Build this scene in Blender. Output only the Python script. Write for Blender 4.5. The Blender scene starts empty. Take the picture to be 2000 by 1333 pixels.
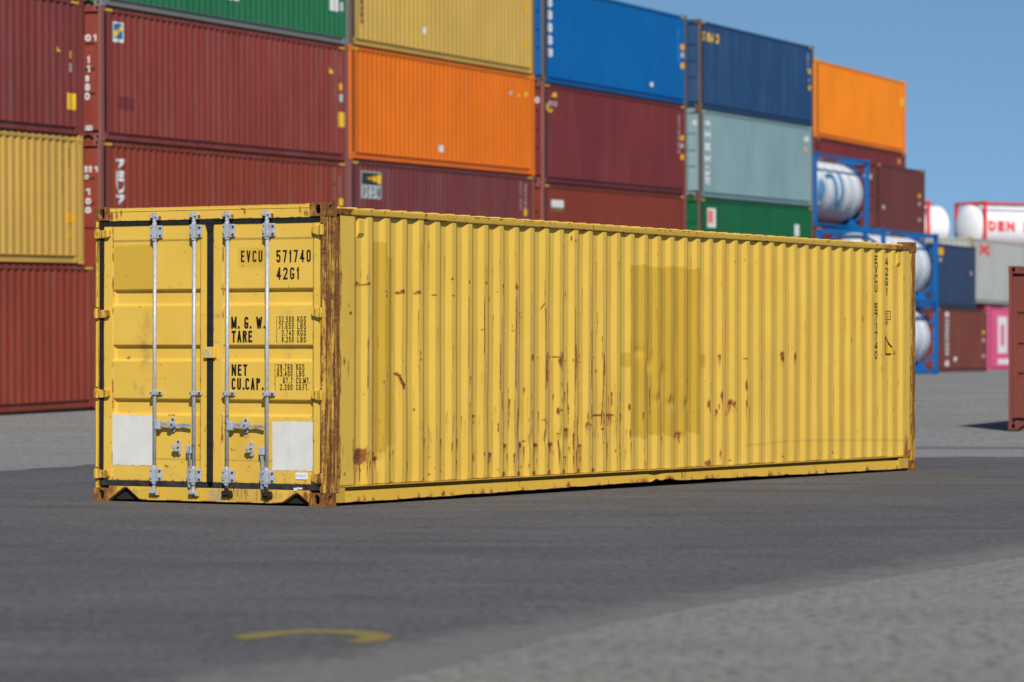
import bpy, math, random
import numpy as np
from mathutils import Matrix, Vector
random.seed(4); RNG = np.random.default_rng(7)
SC = bpy.context.scene
COL = SC.collection
R = math.radians

# ------------------------------------------------------------ camera
cam_d = bpy.data.cameras.new('camera'); cam = bpy.data.objects.new('camera', cam_d); COL.objects.link(cam)
cam_d.sensor_width = 36; cam_d.lens = 128.07; cam_d.clip_start = 0.5; cam_d.clip_end = 9000
cam.matrix_world = (Matrix.Translation((0, 0, 1.2774)) @ Matrix.Rotation(R(90) + 0.00442, 4, 'X') @ Matrix.Rotation(0.0021, 4, 'Z'))
cam_d.dof.use_dof = True; cam_d.dof.focus_distance = 33.2; cam_d.dof.aperture_fstop = 128.07 / 1000 / 0.052
SC.camera = cam
# ------------------------------------------------------------ light
SUN_EL = R(37); TH = 0.5318; A_SUN = R(53)
un = Vector((math.sin(TH), math.cos(TH), 0)); vn = Vector((-math.cos(TH), math.sin(TH), 0))
hs = -vn * math.cos(A_SUN) - un * math.sin(A_SUN)
SUN = Vector((hs.x * math.cos(SUN_EL), hs.y * math.cos(SUN_EL), math.sin(SUN_EL)))
sd = bpy.data.lights.new('sun', 'SUN'); sd.energy = 4.7; sd.angle = R(0.5); sd.color = (1.0, 0.95, 0.87)
so = bpy.data.objects.new('sun', sd); COL.objects.link(so); so.rotation_euler = SUN.to_track_quat('Z', 'Y').to_euler(); so.location = (0, -30, 60)
wd = bpy.data.worlds.new('World'); SC.world = wd; wd.use_nodes = True
wn = wd.node_tree; sky = wn.nodes.new('ShaderNodeTexSky'); sky.sky_type = 'NISHITA'; sky.sun_disc = False
sky.sun_elevation = SUN_EL; sky.sun_rotation = math.atan2(SUN.x, SUN.y); sky.air_density = 0.62; sky.dust_density = 0.0; sky.ozone_density = 0.0; sky.altitude = 300
tc = wn.nodes.new('ShaderNodeTexCoord'); ad = wn.nodes.new('ShaderNodeVectorMath'); ad.operation = 'ADD'; ad.inputs[1].default_value = (0, 0, 0.14)
nm = wn.nodes.new('ShaderNodeVectorMath'); nm.operation = 'NORMALIZE'
wn.links.new(tc.outputs['Generated'], ad.inputs[0]); wn.links.new(ad.outputs[0], nm.inputs[0]); wn.links.new(nm.outputs[0], sky.inputs['Vector'])
bg = wn.nodes['Background']; tint = wn.nodes.new('ShaderNodeMix'); tint.data_type = 'RGBA'; tint.blend_type = 'MULTIPLY'; tint.inputs[0].default_value = 1.0; tint.inputs[7].default_value = (.80, 1.0, 1.0, 1)
wn.links.new(sky.outputs[0], tint.inputs[6]); wn.links.new(tint.outputs[2], bg.inputs[0]); bg.inputs[1].default_value = 0.11
vs = SC.view_settings; vs.view_transform = 'Standard'; vs.look = 'None'; vs.exposure = -0.08; vs.gamma = 1.0; vs.use_curve_mapping = False
SC.cycles.max_bounces = 6

# ------------------------------------------------------------ node helper
def newmat(name):
    m = bpy.data.materials.new(name); m.use_nodes = True
    t = m.node_tree; b = t.nodes['Principled BSDF']; b.inputs['Specular IOR Level'].default_value = 0.3
    return m, t, b
class NT:
    def __init__(s, t): s.t = t
    def n(s, ty, **k):
        x = s.t.nodes.new(ty)
        for a, v in k.items(): setattr(x, a, v)
        return x
    def link(s, a, b): s.t.links.new(a, b)
    def put(s, sock, v):
        if isinstance(v, bpy.types.NodeSocket): s.link(v, sock)
        elif isinstance(v, tuple) and len(v) == 3 and sock.type == 'RGBA': sock.default_value = (*v, 1)
        else: sock.default_value = v
    def math(s, op, a, b=0.0, c=0.0, clamp=False):
        x = s.n('ShaderNodeMath', operation=op, use_clamp=clamp)
        for i, v in enumerate((a, b, c)): s.put(x.inputs[i], v)
        return x.outputs[0]
    def mix(s, f, a, b, blend='MIX'):
        x = s.n('ShaderNodeMix', data_type='RGBA', blend_type=blend)
        s.put(x.inputs[0], f); s.put(x.inputs[6], a); s.put(x.inputs[7], b); return x.outputs[2]
    def ramp(s, v, a, b, lo=0.0, hi=1.0):
        x = s.n('ShaderNodeMapRange'); x.interpolation_type = 'SMOOTHSTEP'
        for i, q in enumerate((v, a, b, lo, hi)): s.put(x.inputs[i], q)
        return x.outputs[0]
    def coord(s, scale=(1, 1, 1), rot=(0, 0, 0), loc=(0, 0, 0), src='Object'):
        c = s.n('ShaderNodeTexCoord'); m = s.n('ShaderNodeMapping')
        m.inputs['Scale'].default_value = scale; m.inputs['Rotation'].default_value = rot; m.inputs['Location'].default_value = loc
        s.link(c.outputs[src], m.inputs[0]); return m.outputs[0]
    def noise(s, vec, scale, detail=4.0, rough=0.6):
        x = s.n('ShaderNodeTexNoise'); s.link(vec, x.inputs['Vector'])
        x.inputs['Scale'].default_value = scale; x.inputs['Detail'].default_value = detail; x.inputs['Roughness'].default_value = rough
        return x.outputs[0]
    def bump(s, h, strength, dist, b):
        x = s.n('ShaderNodeBump'); x.inputs['Strength'].default_value = strength; x.inputs['Distance'].default_value = dist
        s.link(h, x.inputs['Height']); s.link(x.outputs[0], b.inputs['Normal'])

def rust_colour(N, vec):
    a = N.noise(vec, 14, 5, .7); b = N.noise(vec, 60, 3, .7)
    c = N.mix(N.ramp(a, .35, .65), (.045, .016, .014), (.20, .065, .018))
    return N.mix(N.ramp(b, .44, .68, 0, .8), c, (.36, .145, .032))

# yellow paint with wear painted in vertex attributes: r rust, g newer darker repaint, b bare grey scuff, 'dirt' grime plus painted shade on the folds
def yellow_mat(name='yellow_paint', base=(.745, .482, .076), speck=.0, streak=0.0, streakscale=(9, 9, .55), low=.43, hi=.56):
    m, t, b = newmat(name); N = NT(t); v = N.coord()
    att = N.n('ShaderNodeAttribute', attribute_name='wear'); sp = N.n('ShaderNodeSeparateColor'); N.link(att.outputs['Color'], sp.inputs[0])
    dirt = N.n('ShaderNodeAttribute', attribute_name='dirt').outputs['Fac']
    n1 = N.noise(v, 1.3, 3); n2 = N.noise(N.coord((3, 3, .5)), 3.2, 4); fine = N.noise(v, 90, 3, .7); mid = N.noise(v, 22, 5, .7)
    c = N.mix(N.ramp(n1, .3, .7), base, tuple(x * y for x, y in zip(base, (.95, .92, .85))))
    c = N.mix(N.ramp(n2, .52, .72, 0, .22), c, tuple(x * y for x, y in zip(base, (.84, .82, .9))))
    c = N.mix(N.math('MULTIPLY', sp.outputs[1], .86, clamp=True), c, N.mix(N.ramp(mid, .3, .7), (.555, .335, .028), (.53, .32, .030)))
    dm = N.math('MULTIPLY', dirt, N.ramp(mid, .25, .7, .3, 1.0))
    c = N.mix(dm, c, (.30, .20, .075))
    # fine grain scratch of primer
    bm = N.ramp(N.math('ADD', sp.outputs[2], N.math('MULTIPLY', N.math('SUBTRACT', N.noise(N.coord((40, 40, 6)), 3, 4, .8), .5), N.math('MINIMUM', N.math('MULTIPLY', sp.outputs[2], 6), 1.4))), .20, .42)
    c = N.mix(N.math('MULTIPLY', bm, .8), c, N.mix(N.ramp(sp.outputs[2], .56, .75), N.mix(mid, (.30, .20, .085), (.46, .40, .29)), (.62, .63, .62)))
    rn = N.math('MULTIPLY', N.math('SUBTRACT', N.noise(N.coord((1, 1, .55)), 26, 8, .8), .5), 1.7)
    rr = sp.outputs[0]
    rm = N.ramp(N.math('ADD', rr, N.math('MULTIPLY', rn, N.math('MINIMUM', N.math('MULTIPLY', rr, 5), .9))), .20, .40)
    # orange bleeding halo
    c = N.mix(N.ramp(rr, .03, .42, 0, .72), c, (.42, .165, .022))
    if streak > 0:
        sv = N.noise(N.coord(streakscale), 2.2, 7, .68)
        sm = N.ramp(N.math('ADD', sv, N.math('MULTIPLY', rn, .25)), low, hi)
        sm = N.math('MULTIPLY', sm, streak); rm = N.math('MAXIMUM', rm, sm)
    if speck > 0:
        vo = N.n('ShaderNodeTexVoronoi'); N.link(v, vo.inputs['Vector']); vo.inputs['Scale'].default_value = 9
        wn_ = N.n('ShaderNodeTexWhiteNoise'); N.link(vo.outputs['Position'], wn_.inputs['Vector'])
        k = N.math('MULTIPLY', N.math('LESS_THAN', vo.outputs['Distance'], N.math('ADD', N.math('MULTIPLY', fine, .09), .0)), N.math('LESS_THAN', wn_.outputs[0], speck))
        rm = N.math('MAXIMUM', rm, N.math('MULTIPLY', k, .8))
    rc_ = N.mix(N.ramp(N.math('ADD', rr, N.math('MULTIPLY', rn, .5)), .48, .80), N.mix(N.ramp(mid, .3, .7), (.37, .135, .026), (.20, .066, .016)), rust_colour(N, v)) if streak == 0 else rust_colour(N, v)
    c = N.mix(rm, c, rc_)
    N.link(c, b.inputs['Base Color'])
    N.put(b.inputs['Roughness'], N.math('ADD', N.math('MULTIPLY', rm, .35), N.math('ADD', .44, N.math('MULTIPLY', fine, .15))))
    N.bump(N.math('ADD', N.math('MULTIPLY', rm, -1.0), N.math('MULTIPLY', N.noise(v, 6, 3), 1.2)), .35, .004, b)
    return m

M = {}
M['yellow'] = yellow_mat('yellow_paint', speck=.10)
M['rail_yellow'] = yellow_mat('rail_yellow_paint', base=(.60, .375, .050), speck=.25, streak=.35, streakscale=(2.2, 2, 14), low=.56, hi=.72)
M['rusty'] = yellow_mat('rusty_yellow_paint', base=(.66, .38, .05), streak=.97, streakscale=(10, 10, .7), low=.385, hi=.54)
M['post_far'] = yellow_mat('rusty_post_paint', base=(.56, .30, .04), streak=.95, streakscale=(8, 8, 1.1), low=.36, hi=.56)
M['casting'] = yellow_mat('rusty_casting_paint', base=(.48, .26, .05), streak=.93, streakscale=(7, 7, 3.5), low=.30, hi=.50)
M['post_left'] = yellow_mat('worn_yellow_post_paint', base=(.70, .43, .05), streak=.9, streakscale=(14, 14, .9), low=.48, hi=.62)

def simple(name, col, rough=.6, metal=0.0, var=.15, scale=8.0, bump=0.0, spec=.3, dirt=None):
    m, t, b = newmat(name); N = NT(t); v = N.coord()
    n = N.noise(v, scale, 5, .65)
    c = N.mix(N.ramp(n, .3, .7), tuple(x * (1 - var) for x in col), tuple(min(1, x * (1 + var)) for x in col))
    if dirt: c = N.mix(N.ramp(N.noise(N.coord((1, 1, .4)), scale * 2.3, 6, .75), .55, .72, 0, .8), c, dirt)
    N.link(c, b.inputs['Base Color']); b.inputs['Roughness'].default_value = rough; b.inputs['Metallic'].default_value = metal
    b.inputs['Specular IOR Level'].default_value = spec
    if bump: N.bump(n, bump, .003, b)
    return m
M['galv'] = simple('galvanised_steel', (.43, .46, .50), .45, .2, .16, 30, .2, dirt=(.30, .31, .33))
M['galv_dark'] = simple('weathered_galvanised_steel', (.36, .40, .44), .45, .3, .3, 25, .2, dirt=(.15, .16, .17))
M['rubber'] = simple('black_rubber', (.012, .013, .014), .75, 0, .4, 20, .3)
M['rubber_worn'] = simple('worn_grey_rubber', (.028, .027, .026), .8, 0, .5, 14, .3, dirt=(.075, .065, .055))
M['bolt'] = simple('rusty_bolt', (.07, .032, .024), .8, .1, .4, 60)
M['grime'] = simple('caked_rust', (.03, .018, .013), .9, 0, .6, 40, .8, dirt=(.09, .035, .016))
M['black_paint'] = simple('black_lettering_paint', (.012, .011, .013), .55, 0, .25, 30)
M['white_patch'] = simple('dirty_white_paint', (.66, .645, .60), .6, 0, .05, 5, .1, dirt=(.58, .55, .50))
M['sticker'] = simple('white_sticker', (.80, .82, .84), .4, 0, .03, 20)
M['sticker_blue'] = simple('blue_sticker_ink', (.10, .30, .58), .5, 0, .1, 30)
M['amber'] = simple('amber_sticker', (.72, .41, .02), .5, 0, .1, 30)
M['dark'] = simple('dark_backing', (.02, .017, .012), .9)  # near black, used as painted shade behind the sill
M['wood'] = simple('plywood_floor', (.18, .11, .06), .8)

# ------------------------------------------------------------ mesh helpers
class MB:
    def __init__(s): s.v = []; s.f = []
    def add(s, vs, fs):
        o = len(s.v); s.v += [tuple(p) for p in vs]; s.f += [tuple(i + o for i in f) for f in fs]; return s
    def box(s, x0, x1, y0, y1, z0, z1):
        v = [(x, y, z) for x in (x0, x1) for y in (y0, y1) for z in (z0, z1)]
        return s.add(v, [(0, 1, 3, 2), (4, 6, 7, 5), (0, 4, 5, 1), (2, 3, 7, 6), (0, 2, 6, 4), (1, 5, 7, 3)])
    def prism(s, poly, fn, a, b):   # polygon in 2d swept between a and b through fn(p,q,t)
        n = len(poly); v = [fn(p, q, a) for p, q in poly] + [fn(p, q, b) for p, q in poly]
        f = [tuple(range(n))[::-1], tuple(range(n, 2 * n))] + [(i, (i + 1) % n, n + (i + 1) % n, n + i) for i in range(n)]
        return s.add(v, f)
    def tube(s, p0, p1, r0, r1=None, n=14, cap=True):
        r1 = r0 if r1 is None else r1; p0 = Vector(p0); p1 = Vector(p1); d = (p1 - p0).normalized()
        a = d.orthogonal().normalized(); b = d.cross(a); v = []
        for p, r in ((p0, r0), (p1, r1)):
            v += [p + a * r * math.cos(2 * math.pi * i / n) + b * r * math.sin(2 * math.pi * i / n) for i in range(n)]
        f = [(i, (i + 1) % n, n + (i + 1) % n, n + i) for i in range(n)]
        if cap: f += [tuple(range(n))[::-1], tuple(range(n, 2 * n))]
        return s.add(v, f)
    def lathe(s, prof, o, ax, n=48):   # prof = [(along, radius)]
        ax = Vector(ax); a = ax.orthogonal().normalized(); b = ax.cross(a); o = Vector(o); v = []; f = []
        for h, r in prof:
            v += [o + ax * h + a * r * math.cos(2 * math.pi * i / n) + b * r * math.sin(2 * math.pi * i / n) for i in range(n)]
        for k in range(len(prof) - 1):
            f += [(k * n + i, k * n + (i + 1) % n, (k + 1) * n + (i + 1) % n, (k + 1) * n + i) for i in range(n)]
        return s.add(v, f)
    def mesh(s, name):
        m = bpy.data.meshes.new(name); m.from_pydata(s.v, [], s.f); m.update(); return m
    def build(s, name, mat, parent=None, bevel=0, smooth=False, label=None):
        return put(name, s.mesh(name), mat, parent, bevel, smooth, label)
def sharp(o, deg=25):
    o.data.polygons.foreach_set('use_smooth', [True] * len(o.data.polygons)); o.data.set_sharp_from_angle(angle=R(deg))
def put(name, me, mat, parent=None, bevel=0, smooth=False, label=None):
    o = bpy.data.objects.new(name, me); COL.objects.link(o)
    if mat is not None and not me.materials: me.materials.append(mat)
    if parent is not None: o.parent = parent
    if smooth:
        me.polygons.foreach_set('use_smooth', [True] * len(me.polygons))
    if bevel:
        b = o.modifiers.new('bevel', 'BEVEL'); b.width = bevel; b.segments = 2; b.limit_method = 'ANGLE'; b.angle_limit = R(40)
    if label: o['label'] = label
    return o
def thing(name, label, cat, mat4, group=None):
    o = bpy.data.objects.new(name, None); COL.objects.link(o); o.empty_display_size = .3
    o.matrix_world = mat4; o['label'] = label; o['category'] = cat
    if group: o['group'] = group
    return o
def grid(name, us, zs, pos, mat, parent, wear=None, dirt=None):
    us = np.asarray(us); zs = np.asarray(zs); U, Z = np.meshgrid(us, zs, indexing='ij'); ni, nj = U.shape
    P = np.stack(np.broadcast_arrays(*pos(U, Z)), -1).reshape(-1, 3).astype(np.float32)
    idx = np.arange(ni * nj).reshape(ni, nj)
    F = np.stack([idx[:-1, :-1], idx[1:, :-1], idx[1:, 1:], idx[:-1, 1:]], -1).reshape(-1, 4)
    me = bpy.data.meshes.new(name); me.vertices.add(len(P)); me.vertices.foreach_set('co', P.ravel())
    me.loops.add(F.size); me.loops.foreach_set('vertex_index', F.ravel().astype(np.int32))
    me.polygons.add(len(F)); me.polygons.foreach_set('loop_start', np.arange(0, F.size, 4, dtype=np.int32))
    me.update(calc_edges=True); me.validate()
    if wear is not None:
        W = np.ones((ni * nj, 4), np.float32); W[:, :3] = wear.reshape(-1, 3)
        a = me.attributes.new('wear', 'FLOAT_COLOR', 'POINT'); a.data.foreach_set('color', W.ravel())
    if dirt is not None:
        a = me.attributes.new('dirt', 'FLOAT', 'POINT'); a.data.foreach_set('value', dirt.ravel().astype(np.float32))
    return put(name, me, mat, parent)
def lin(*br, step=.02):
    out = []
    for a, b in zip(br[:-1], br[1:]):
        n = max(1, int(math.ceil((b - a) / step))); out += list(np.linspace(a, b, n, endpoint=False))
    return out + [br[-1]]

class Wear:     # paint rust, repaint and scuffs over a (u,z) grid
    def __init__(s, us, zs):
        s.U, s.Z = np.meshgrid(np.asarray(us), np.asarray(zs), indexing='ij'); s.W = np.zeros(s.U.shape + (3,)); s.D = np.zeros(s.U.shape)
    def _m(s, ch, a):
        if ch == 3: s.D = np.maximum(s.D, a)
        else: s.W[..., ch] = np.maximum(s.W[..., ch], a)
    def blob(s, ch, u, z, ru, rz, k=.9):
        ru = max(ru, .007); s._m(ch, k * np.exp(-((s.U - u) / ru) ** 2 - ((s.Z - z) / rz) ** 2))
    def line(s, ch, u0, z0, u1, z1, w, k=.8, fade=0):
        d = np.array([u1 - u0, z1 - z0]); L2 = (d ** 2).sum() + 1e-9
        t = np.clip(((s.U - u0) * d[0] + (s.Z - z0) * d[1]) / L2, 0, 1)
        s._m(ch, k * (1 - fade * t) * np.exp(-((s.U - u0 - t * d[0]) ** 2 + (s.Z - z0 - t * d[1]) ** 2) / w ** 2))
    def rect(s, ch, u0, u1, z0, z1, k=1.0, soft=.012, rag=.02, seed=0):
        r = np.random.default_rng(seed); ph = r.random(6) * 6.28
        jz = rag * (np.sin(s.U * 9 + ph[0]) + .6 * np.sin(s.U * 23 + ph[1]) + .4 * np.sin(s.U * 61 + ph[2]))
        ju = rag * .5 * (np.sin(s.Z * 8 + ph[3]) + .6 * np.sin(s.Z * 27 + ph[4]))
        f = lambda x: np.clip(x / soft + .5, 0, 1)
        s._m(ch, k * f(s.U - u0 + ju) * f(u1 - s.U + ju) * f(s.Z - z0 + jz) * f(z1 - s.Z + jz * .6))

# ------------------------------------------------------------ stroke lettering
def arc(cx, cy, rx, ry, a0, a1, n=8):
    return [(cx + rx * math.cos(R(a0 + (a1 - a0) * i / n)), cy + ry * math.sin(R(a0 + (a1 - a0) * i / n))) for i in range(n + 1)]
RELW = {'1': .55, '.': .28, ' ': .7, 'M': 1.35, 'W': 1.5, 'I': .25, '{': .5, 'N': 1.1, ':': .28, ',': .28, 'L': .9, 'F': .9, 'E': .92, '/': .8}
def glyph(c, W, H):
    r = W / 2; q = min(r, H * .24); p = min(r, H * .27)
    top = lambda a0, a1, b=r: arc(r, H - r, r, r, a0, a1)
    S = {
     'E': [[(W, H), (0, H), (0, 0), (W, 0)], [(0, H * .53), (W * .85, H * .53)]],
     'F': [[(W, H), (0, H), (0, 0)], [(0, H * .53), (W * .85, H * .53)]],
     'V': [[(0, H), (r, 0), (W, H)]],
     'U': [[(0, H), (0, r)] + arc(r, r, r, r, 180, 360) + [(W, H)]],
     'J': [[(0, r)] + arc(r, r, r, r, 180, 360) + [(W, H)]],
     'C': [arc(W - p, H - p, p, p, 15, 90) + arc(p, H - p, p, p, 90, 180) + arc(p, p, p, p, 180, 270) + arc(W - p, p, p, p, 270, 345)],
     'G': [arc(W - p, H - p, p, p, 15, 90) + arc(p, H - p, p, p, 90, 180) + arc(p, p, p, p, 180, 270) + arc(W - p, p, p, p, 270, 360) + [(W, H * .42), (W * .66, H * .42)]],
     'T': [[(0, H), (W, H)], [(r, H), (r, 0)]],
     'A': [[(0, 0), (r, H), (W, 0)], [(W * .17, H * .3), (W * .83, H * .3)]],
     'M': [[(0, 0), (0, H), (r, H * .1), (W, H), (W, 0)]],
     'W': [[(0, H), (W * .25, 0), (r, H * .85), (W * .75, 0), (W, H)]],
     'N': [[(0, 0), (0, H), (W, 0), (W, H)]],
     'K': [[(0, H), (0, 0)], [(W, H), (0, H * .42)], [(W * .3, H * .6), (W, 0)]],
     'X': [[(0, H), (W, 0)], [(0, 0), (W, H)]],
     'L': [[(0, H), (0, 0), (W, 0)]],
     'I': [[(r, H), (r, 0)]],
     'H': [[(0, H), (0, 0)], [(W, H), (W, 0)], [(0, H * .52), (W, H * .52)]],
     '1': [[(W * .1, H * .8), (W * .75, H), (W * .75, 0)]],
     '7': [[(0, H), (W, H), (W * .35, 0)]],
     '4': [[(W * .72, 0), (W * .72, H), (0, H * .27), (W, H * .27)]],
     '2': [arc(r, H - q, r, q, 170, 0) + [(W, H * .66), (0, 0), (W, 0)]],
     'R': [[(0, 0), (0, H)] + arc(W - q, H - q, q, q, 90, -90) + [(0, H - 2 * q)], [(W * .5, H - 2 * q), (W, 0)]],
     'P': [[(0, 0), (0, H)] + arc(W - q, H - q, q, q, 90, -90) + [(0, H - 2 * q)]],
     'B': [[(0, 0), (0, H)] + arc(W - H * .24, H * .76, H * .24, H * .24, 90, -90) + [(0, H * .52)], [(W - H * .26, H * .52)] + arc(W - H * .26, H * .26, H * .26, H * .26, 90, -90) + [(0, 0)]],
     'D': [[(0, 0), (0, H), (W - r, H)] + arc(W - r, H - r, r, r, 90, 0) + arc(W - r, r, r, r, 0, -90) + [(0, 0)]],
     'S': [arc(r, H - q, r, q, 10, 180) + [(0, H * .7), (W, H * .34)] + arc(r, q, r, q, 0, -170)],
     '5': [[(W, H), (0, H), (0, H * .56)] + arc(r, H * .4, r, H * .2, 140, 0) + arc(r, q, r, q, 0, -170)],
     '3': [arc(r, H - q, r, q, 170, -30) + [(r * .9, H * .53), (W * .93, H * .44)] + arc(r, q, r, q, 20, -170)],
     '6': [[(W, H - q * .9)] + arc(r, H - q, r, q, 10, 180) + arc(r, q, r, q, 180, 360) + [(W, H * .36)] + arc(r, H * .36, r, q, 0, 180)],
     '9': [[(0, q * .9)] + arc(r, q, r, q, 190, 360) + arc(r, H - q, r, q, 0, 180) + [(0, H * .64)] + arc(r, H * .64, r, q, 180, 360)],
     '8': [arc(r, H - H * .24, r * .9, H * .24, -90, 270, 16), arc(r, H * .26, r, H * .26, 90, 450, 16)],
     '0': [arc(r, H - r, r, r, 0, 180) + arc(r, r, r, r, 180, 360) + [(W, H - r)]],
     '{': [[(W, H), (W * .45, H * .95), (W * .45, H * .57), (0, H * .5), (W * .45, H * .43), (W * .45, H * .05), (W, 0)]],
     '/': [[(0, 0), (W, H)]],
    }
    S['O'] = S['0']
    return S.get(c, [])
def stroke(path, t, step=.03):
    pts = [path[0]]
    for p in path[1:]:
        if math.hypot(p[0] - pts[-1][0], p[1] - pts[-1][1]) > 1e-5: pts.append(p)
    cut = [0]
    for i in range(1, len(pts) - 1):
        a = (pts[i][0] - pts[i - 1][0], pts[i][1] - pts[i - 1][1]); b = (pts[i + 1][0] - pts[i][0], pts[i + 1][1] - pts[i][1])
        c = (a[0] * b[0] + a[1] * b[1]) / (math.hypot(*a) * math.hypot(*b))
        if c < -.25: cut.append(i)
    cut.append(len(pts) - 1); V, F = [], []
    for a, b in zip(cut[:-1], cut[1:]):
        v, f = stroke1(pts[a:b + 1], t, step); o = len(V); V += v; F += [tuple(i + o for i in q) for q in f]
    return V, F
def stroke1(path, t, step=.03):
    pts = [path[0]]
    for p in path[1:]:
        if math.hypot(p[0] - pts[-1][0], p[1] - pts[-1][1]) > 1e-5: pts.append(p)
    n = len(pts)
    if n < 2: return [], []
    if math.hypot(pts[0][0] - pts[-1][0], pts[0][1] - pts[-1][1]) > t * .2:      # square caps
        for i, j in ((0, 1), (-1, -2)):
            dx, dy = pts[i][0] - pts[j][0], pts[i][1] - pts[j][1]; l = math.hypot(dx, dy); pts[i] = (pts[i][0] + dx / l * t / 2, pts[i][1] + dy / l * t / 2)
    dr = [((b[0] - a[0]), (b[1] - a[1])) for a, b in zip(pts[:-1], pts[1:])]
    dr = [(x / math.hypot(x, y), y / math.hypot(x, y)) for x, y in dr]
    L, Rr = [], []
    for i, p in enumerate(pts):
        d0 = dr[max(0, i - 1)]; d1 = dr[min(n - 2, i)]
        nx, ny = -(d0[1] + d1[1]), d0[0] + d1[0]; l = math.hypot(nx, ny) or 1; nx /= l; ny /= l
        k = min(1.9, 1 / max(.3, nx * -d0[1] + ny * d0[0])) * t / 2
        ex = 0
        if i == 0: p = (p[0] - d1[0] * t / 2 * ex, p[1])
        L.append((p[0] + nx * k, p[1] + ny * k)); Rr.append((p[0] - nx * k, p[1] - ny * k))
    V, F = [], []
    for i in range(n - 1):
        m = max(1, int(math.hypot(pts[i + 1][0] - pts[i][0], pts[i + 1][1] - pts[i][1]) / step))
        for j in range(m):
            a, b = j / m, (j + 1) / m; o = len(V)
            lp = lambda A, B, s: (A[0] + (B[0] - A[0]) * s, A[1] + (B[1] - A[1]) * s)
            V += [lp(L[i], L[i + 1], a), lp(Rr[i], Rr[i + 1], a), lp(Rr[i], Rr[i + 1], b), lp(L[i], L[i + 1], b)]; F.append((o, o + 1, o + 2, o + 3))
    return V, F
def text(mb, s, a0, a1, z0, z1, t, fn, gap=.42):
    """lay string s in the box a0..a1 (reading direction) x z0..z1; fn(a,z)->3d"""
    w = [RELW.get(c, 1.0) for c in s]; tot = sum(w) + gap * (len(s) - 1); k = (a1 - a0) / tot; x = a0; sg = 1 if a1 > a0 else -1
    for c, cw in zip(s, w):
        W = abs(cw * k); H = z1 - z0
        if c in '.,:':
            V = [(0, 0), (t * 1.1, 0), (t * 1.1, t * 1.2), (0, t * 1.2)]; mb.add([fn(x + sg * p, z0 + q) for p, q in V], [(0, 1, 2, 3)])
        for path in glyph(c, max(W - t, .002), H - t):
            V, F = stroke(path, t); mb.add([fn(x + sg * (p + t / 2), z0 + q + t / 2) for p, q in V], F)
        x += (cw + gap) * k
def stack(mb, s, a0, a1, ztop, pitch, h, t, fn):
    z = ztop
    for c in s:
        if c != ' ': text(mb, c, a0 + (.22 * (a1 - a0) if c in '1I' else 0), a1 - (.22 * (a1 - a0) if c in '1I' else 0), z - h, z, t, fn)
        z -= pitch
def patch(mb, poly, fn):   # convex filled polygon as a fan of a fine grid is not needed: small flat marks
    n = len(poly); mb.add([fn(a, z) for a, z in poly], [tuple(range(n))])
def gridpatch(mb, a0, a1, z0, z1, fn, na=8, nz=2):
    V = [fn(a0 + (a1 - a0) * i / na, z0 + (z1 - z0) * j / nz) for i in range(na + 1) for j in range(nz + 1)]
    mb.add(V, [(i * (nz + 1) + j, (i + 1) * (nz + 1) + j, (i + 1) * (nz + 1) + j + 1, i * (nz + 1) + j + 1) for i in range(na) for j in range(nz)])

# ------------------------------------------------------------ container geometry shared by all
PITCH = .2792; W0 = 2.438
def corr(u, L=12.192):
    """inward depth of the trapezoid corrugation"""
    u = np.asarray(u, float); p = np.mod(u - .477, PITCH)
    d = np.where(p < .066, p / .066, np.where(p < .142, 1.0, np.where(p < .208, (.208 - p) / .066, 0.0)))
    n = math.floor((L - .262 - .477) / PITCH)
    return .029 * np.where((u < .477) | (u > .477 + n * PITCH), 0.0, d)
def corr_breaks(L):
    n = math.floor((L - .262 - .477) / PITCH); b = [.238, .36, .477]
    for k in range(n):
        a = .477 + k * PITCH; b += [a + .066, a + .142, a + .208, a + PITCH]
    return b + [L - .165]
YP = .010      # outer plane of the corrugated side
def sidefn(off=.003, L=12.192):
    return lambda u, z: (u, YP + float(corr(u, L)) - off, z)
def endfn(x=-.006): return lambda y, z: (x, y, z)

def hole_face(mb, c, ax, bx, nx, ha, hb, ra, rb, depth, n=24):
    """rectangular face centre c, half sizes ha hb along unit ax bx, with a stadium/oval hole recessed by depth along -nx"""
    c, ax, bx, nx = map(Vector, (c, ax, bx, nx)); O = []; I = []
    for i in range(n):
        a = 2 * math.pi * i / n; ca, sa = math.cos(a), math.sin(a)
        k = min(ha / max(abs(ca), 1e-6), hb / max(abs(sa), 1e-6)); O.append(c + ax * ca * k + bx * sa * k)
        s = rb - ra     # stadium: long along bx
        I.append(c + ax * ra * ca + bx * (ra * sa + (s if sa > 0 else -s) * (1 if abs(sa) > 1e-6 else 0)))
    J = [p - nx * depth for p in I]; o = len(mb.v); mb.v += [tuple(p) for p in O + I + J]
    for i in range(n):
        j = (i + 1) % n
        mb.f.append((o + i, o + j, o + n + j, o + n + i)); mb.f.append((o + n + i, o + n + j, o + 2 * n + j, o + 2 * n + i))
    # corners of the rectangle
    for sx in (-1, 1):
        for sy in (-1, 1):
            ks = [i for i in range(n) if math.cos(2 * math.pi * i / n) * sx > 0 and math.sin(2 * math.pi * i / n) * sy > 0]
            f = [i for i in range(n)]
            # nearest two samples around the true corner angle
            ang = math.degrees(math.atan2(sy * hb, sx * ha)) % 360; i0 = int(ang / 360 * n) % n; i1 = (i0 + 1) % n
            k = len(mb.v); mb.v.append(tuple(c + ax * ha * sx + bx * hb * sy)); mb.f.append((o + i0, k, o + i1))
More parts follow.
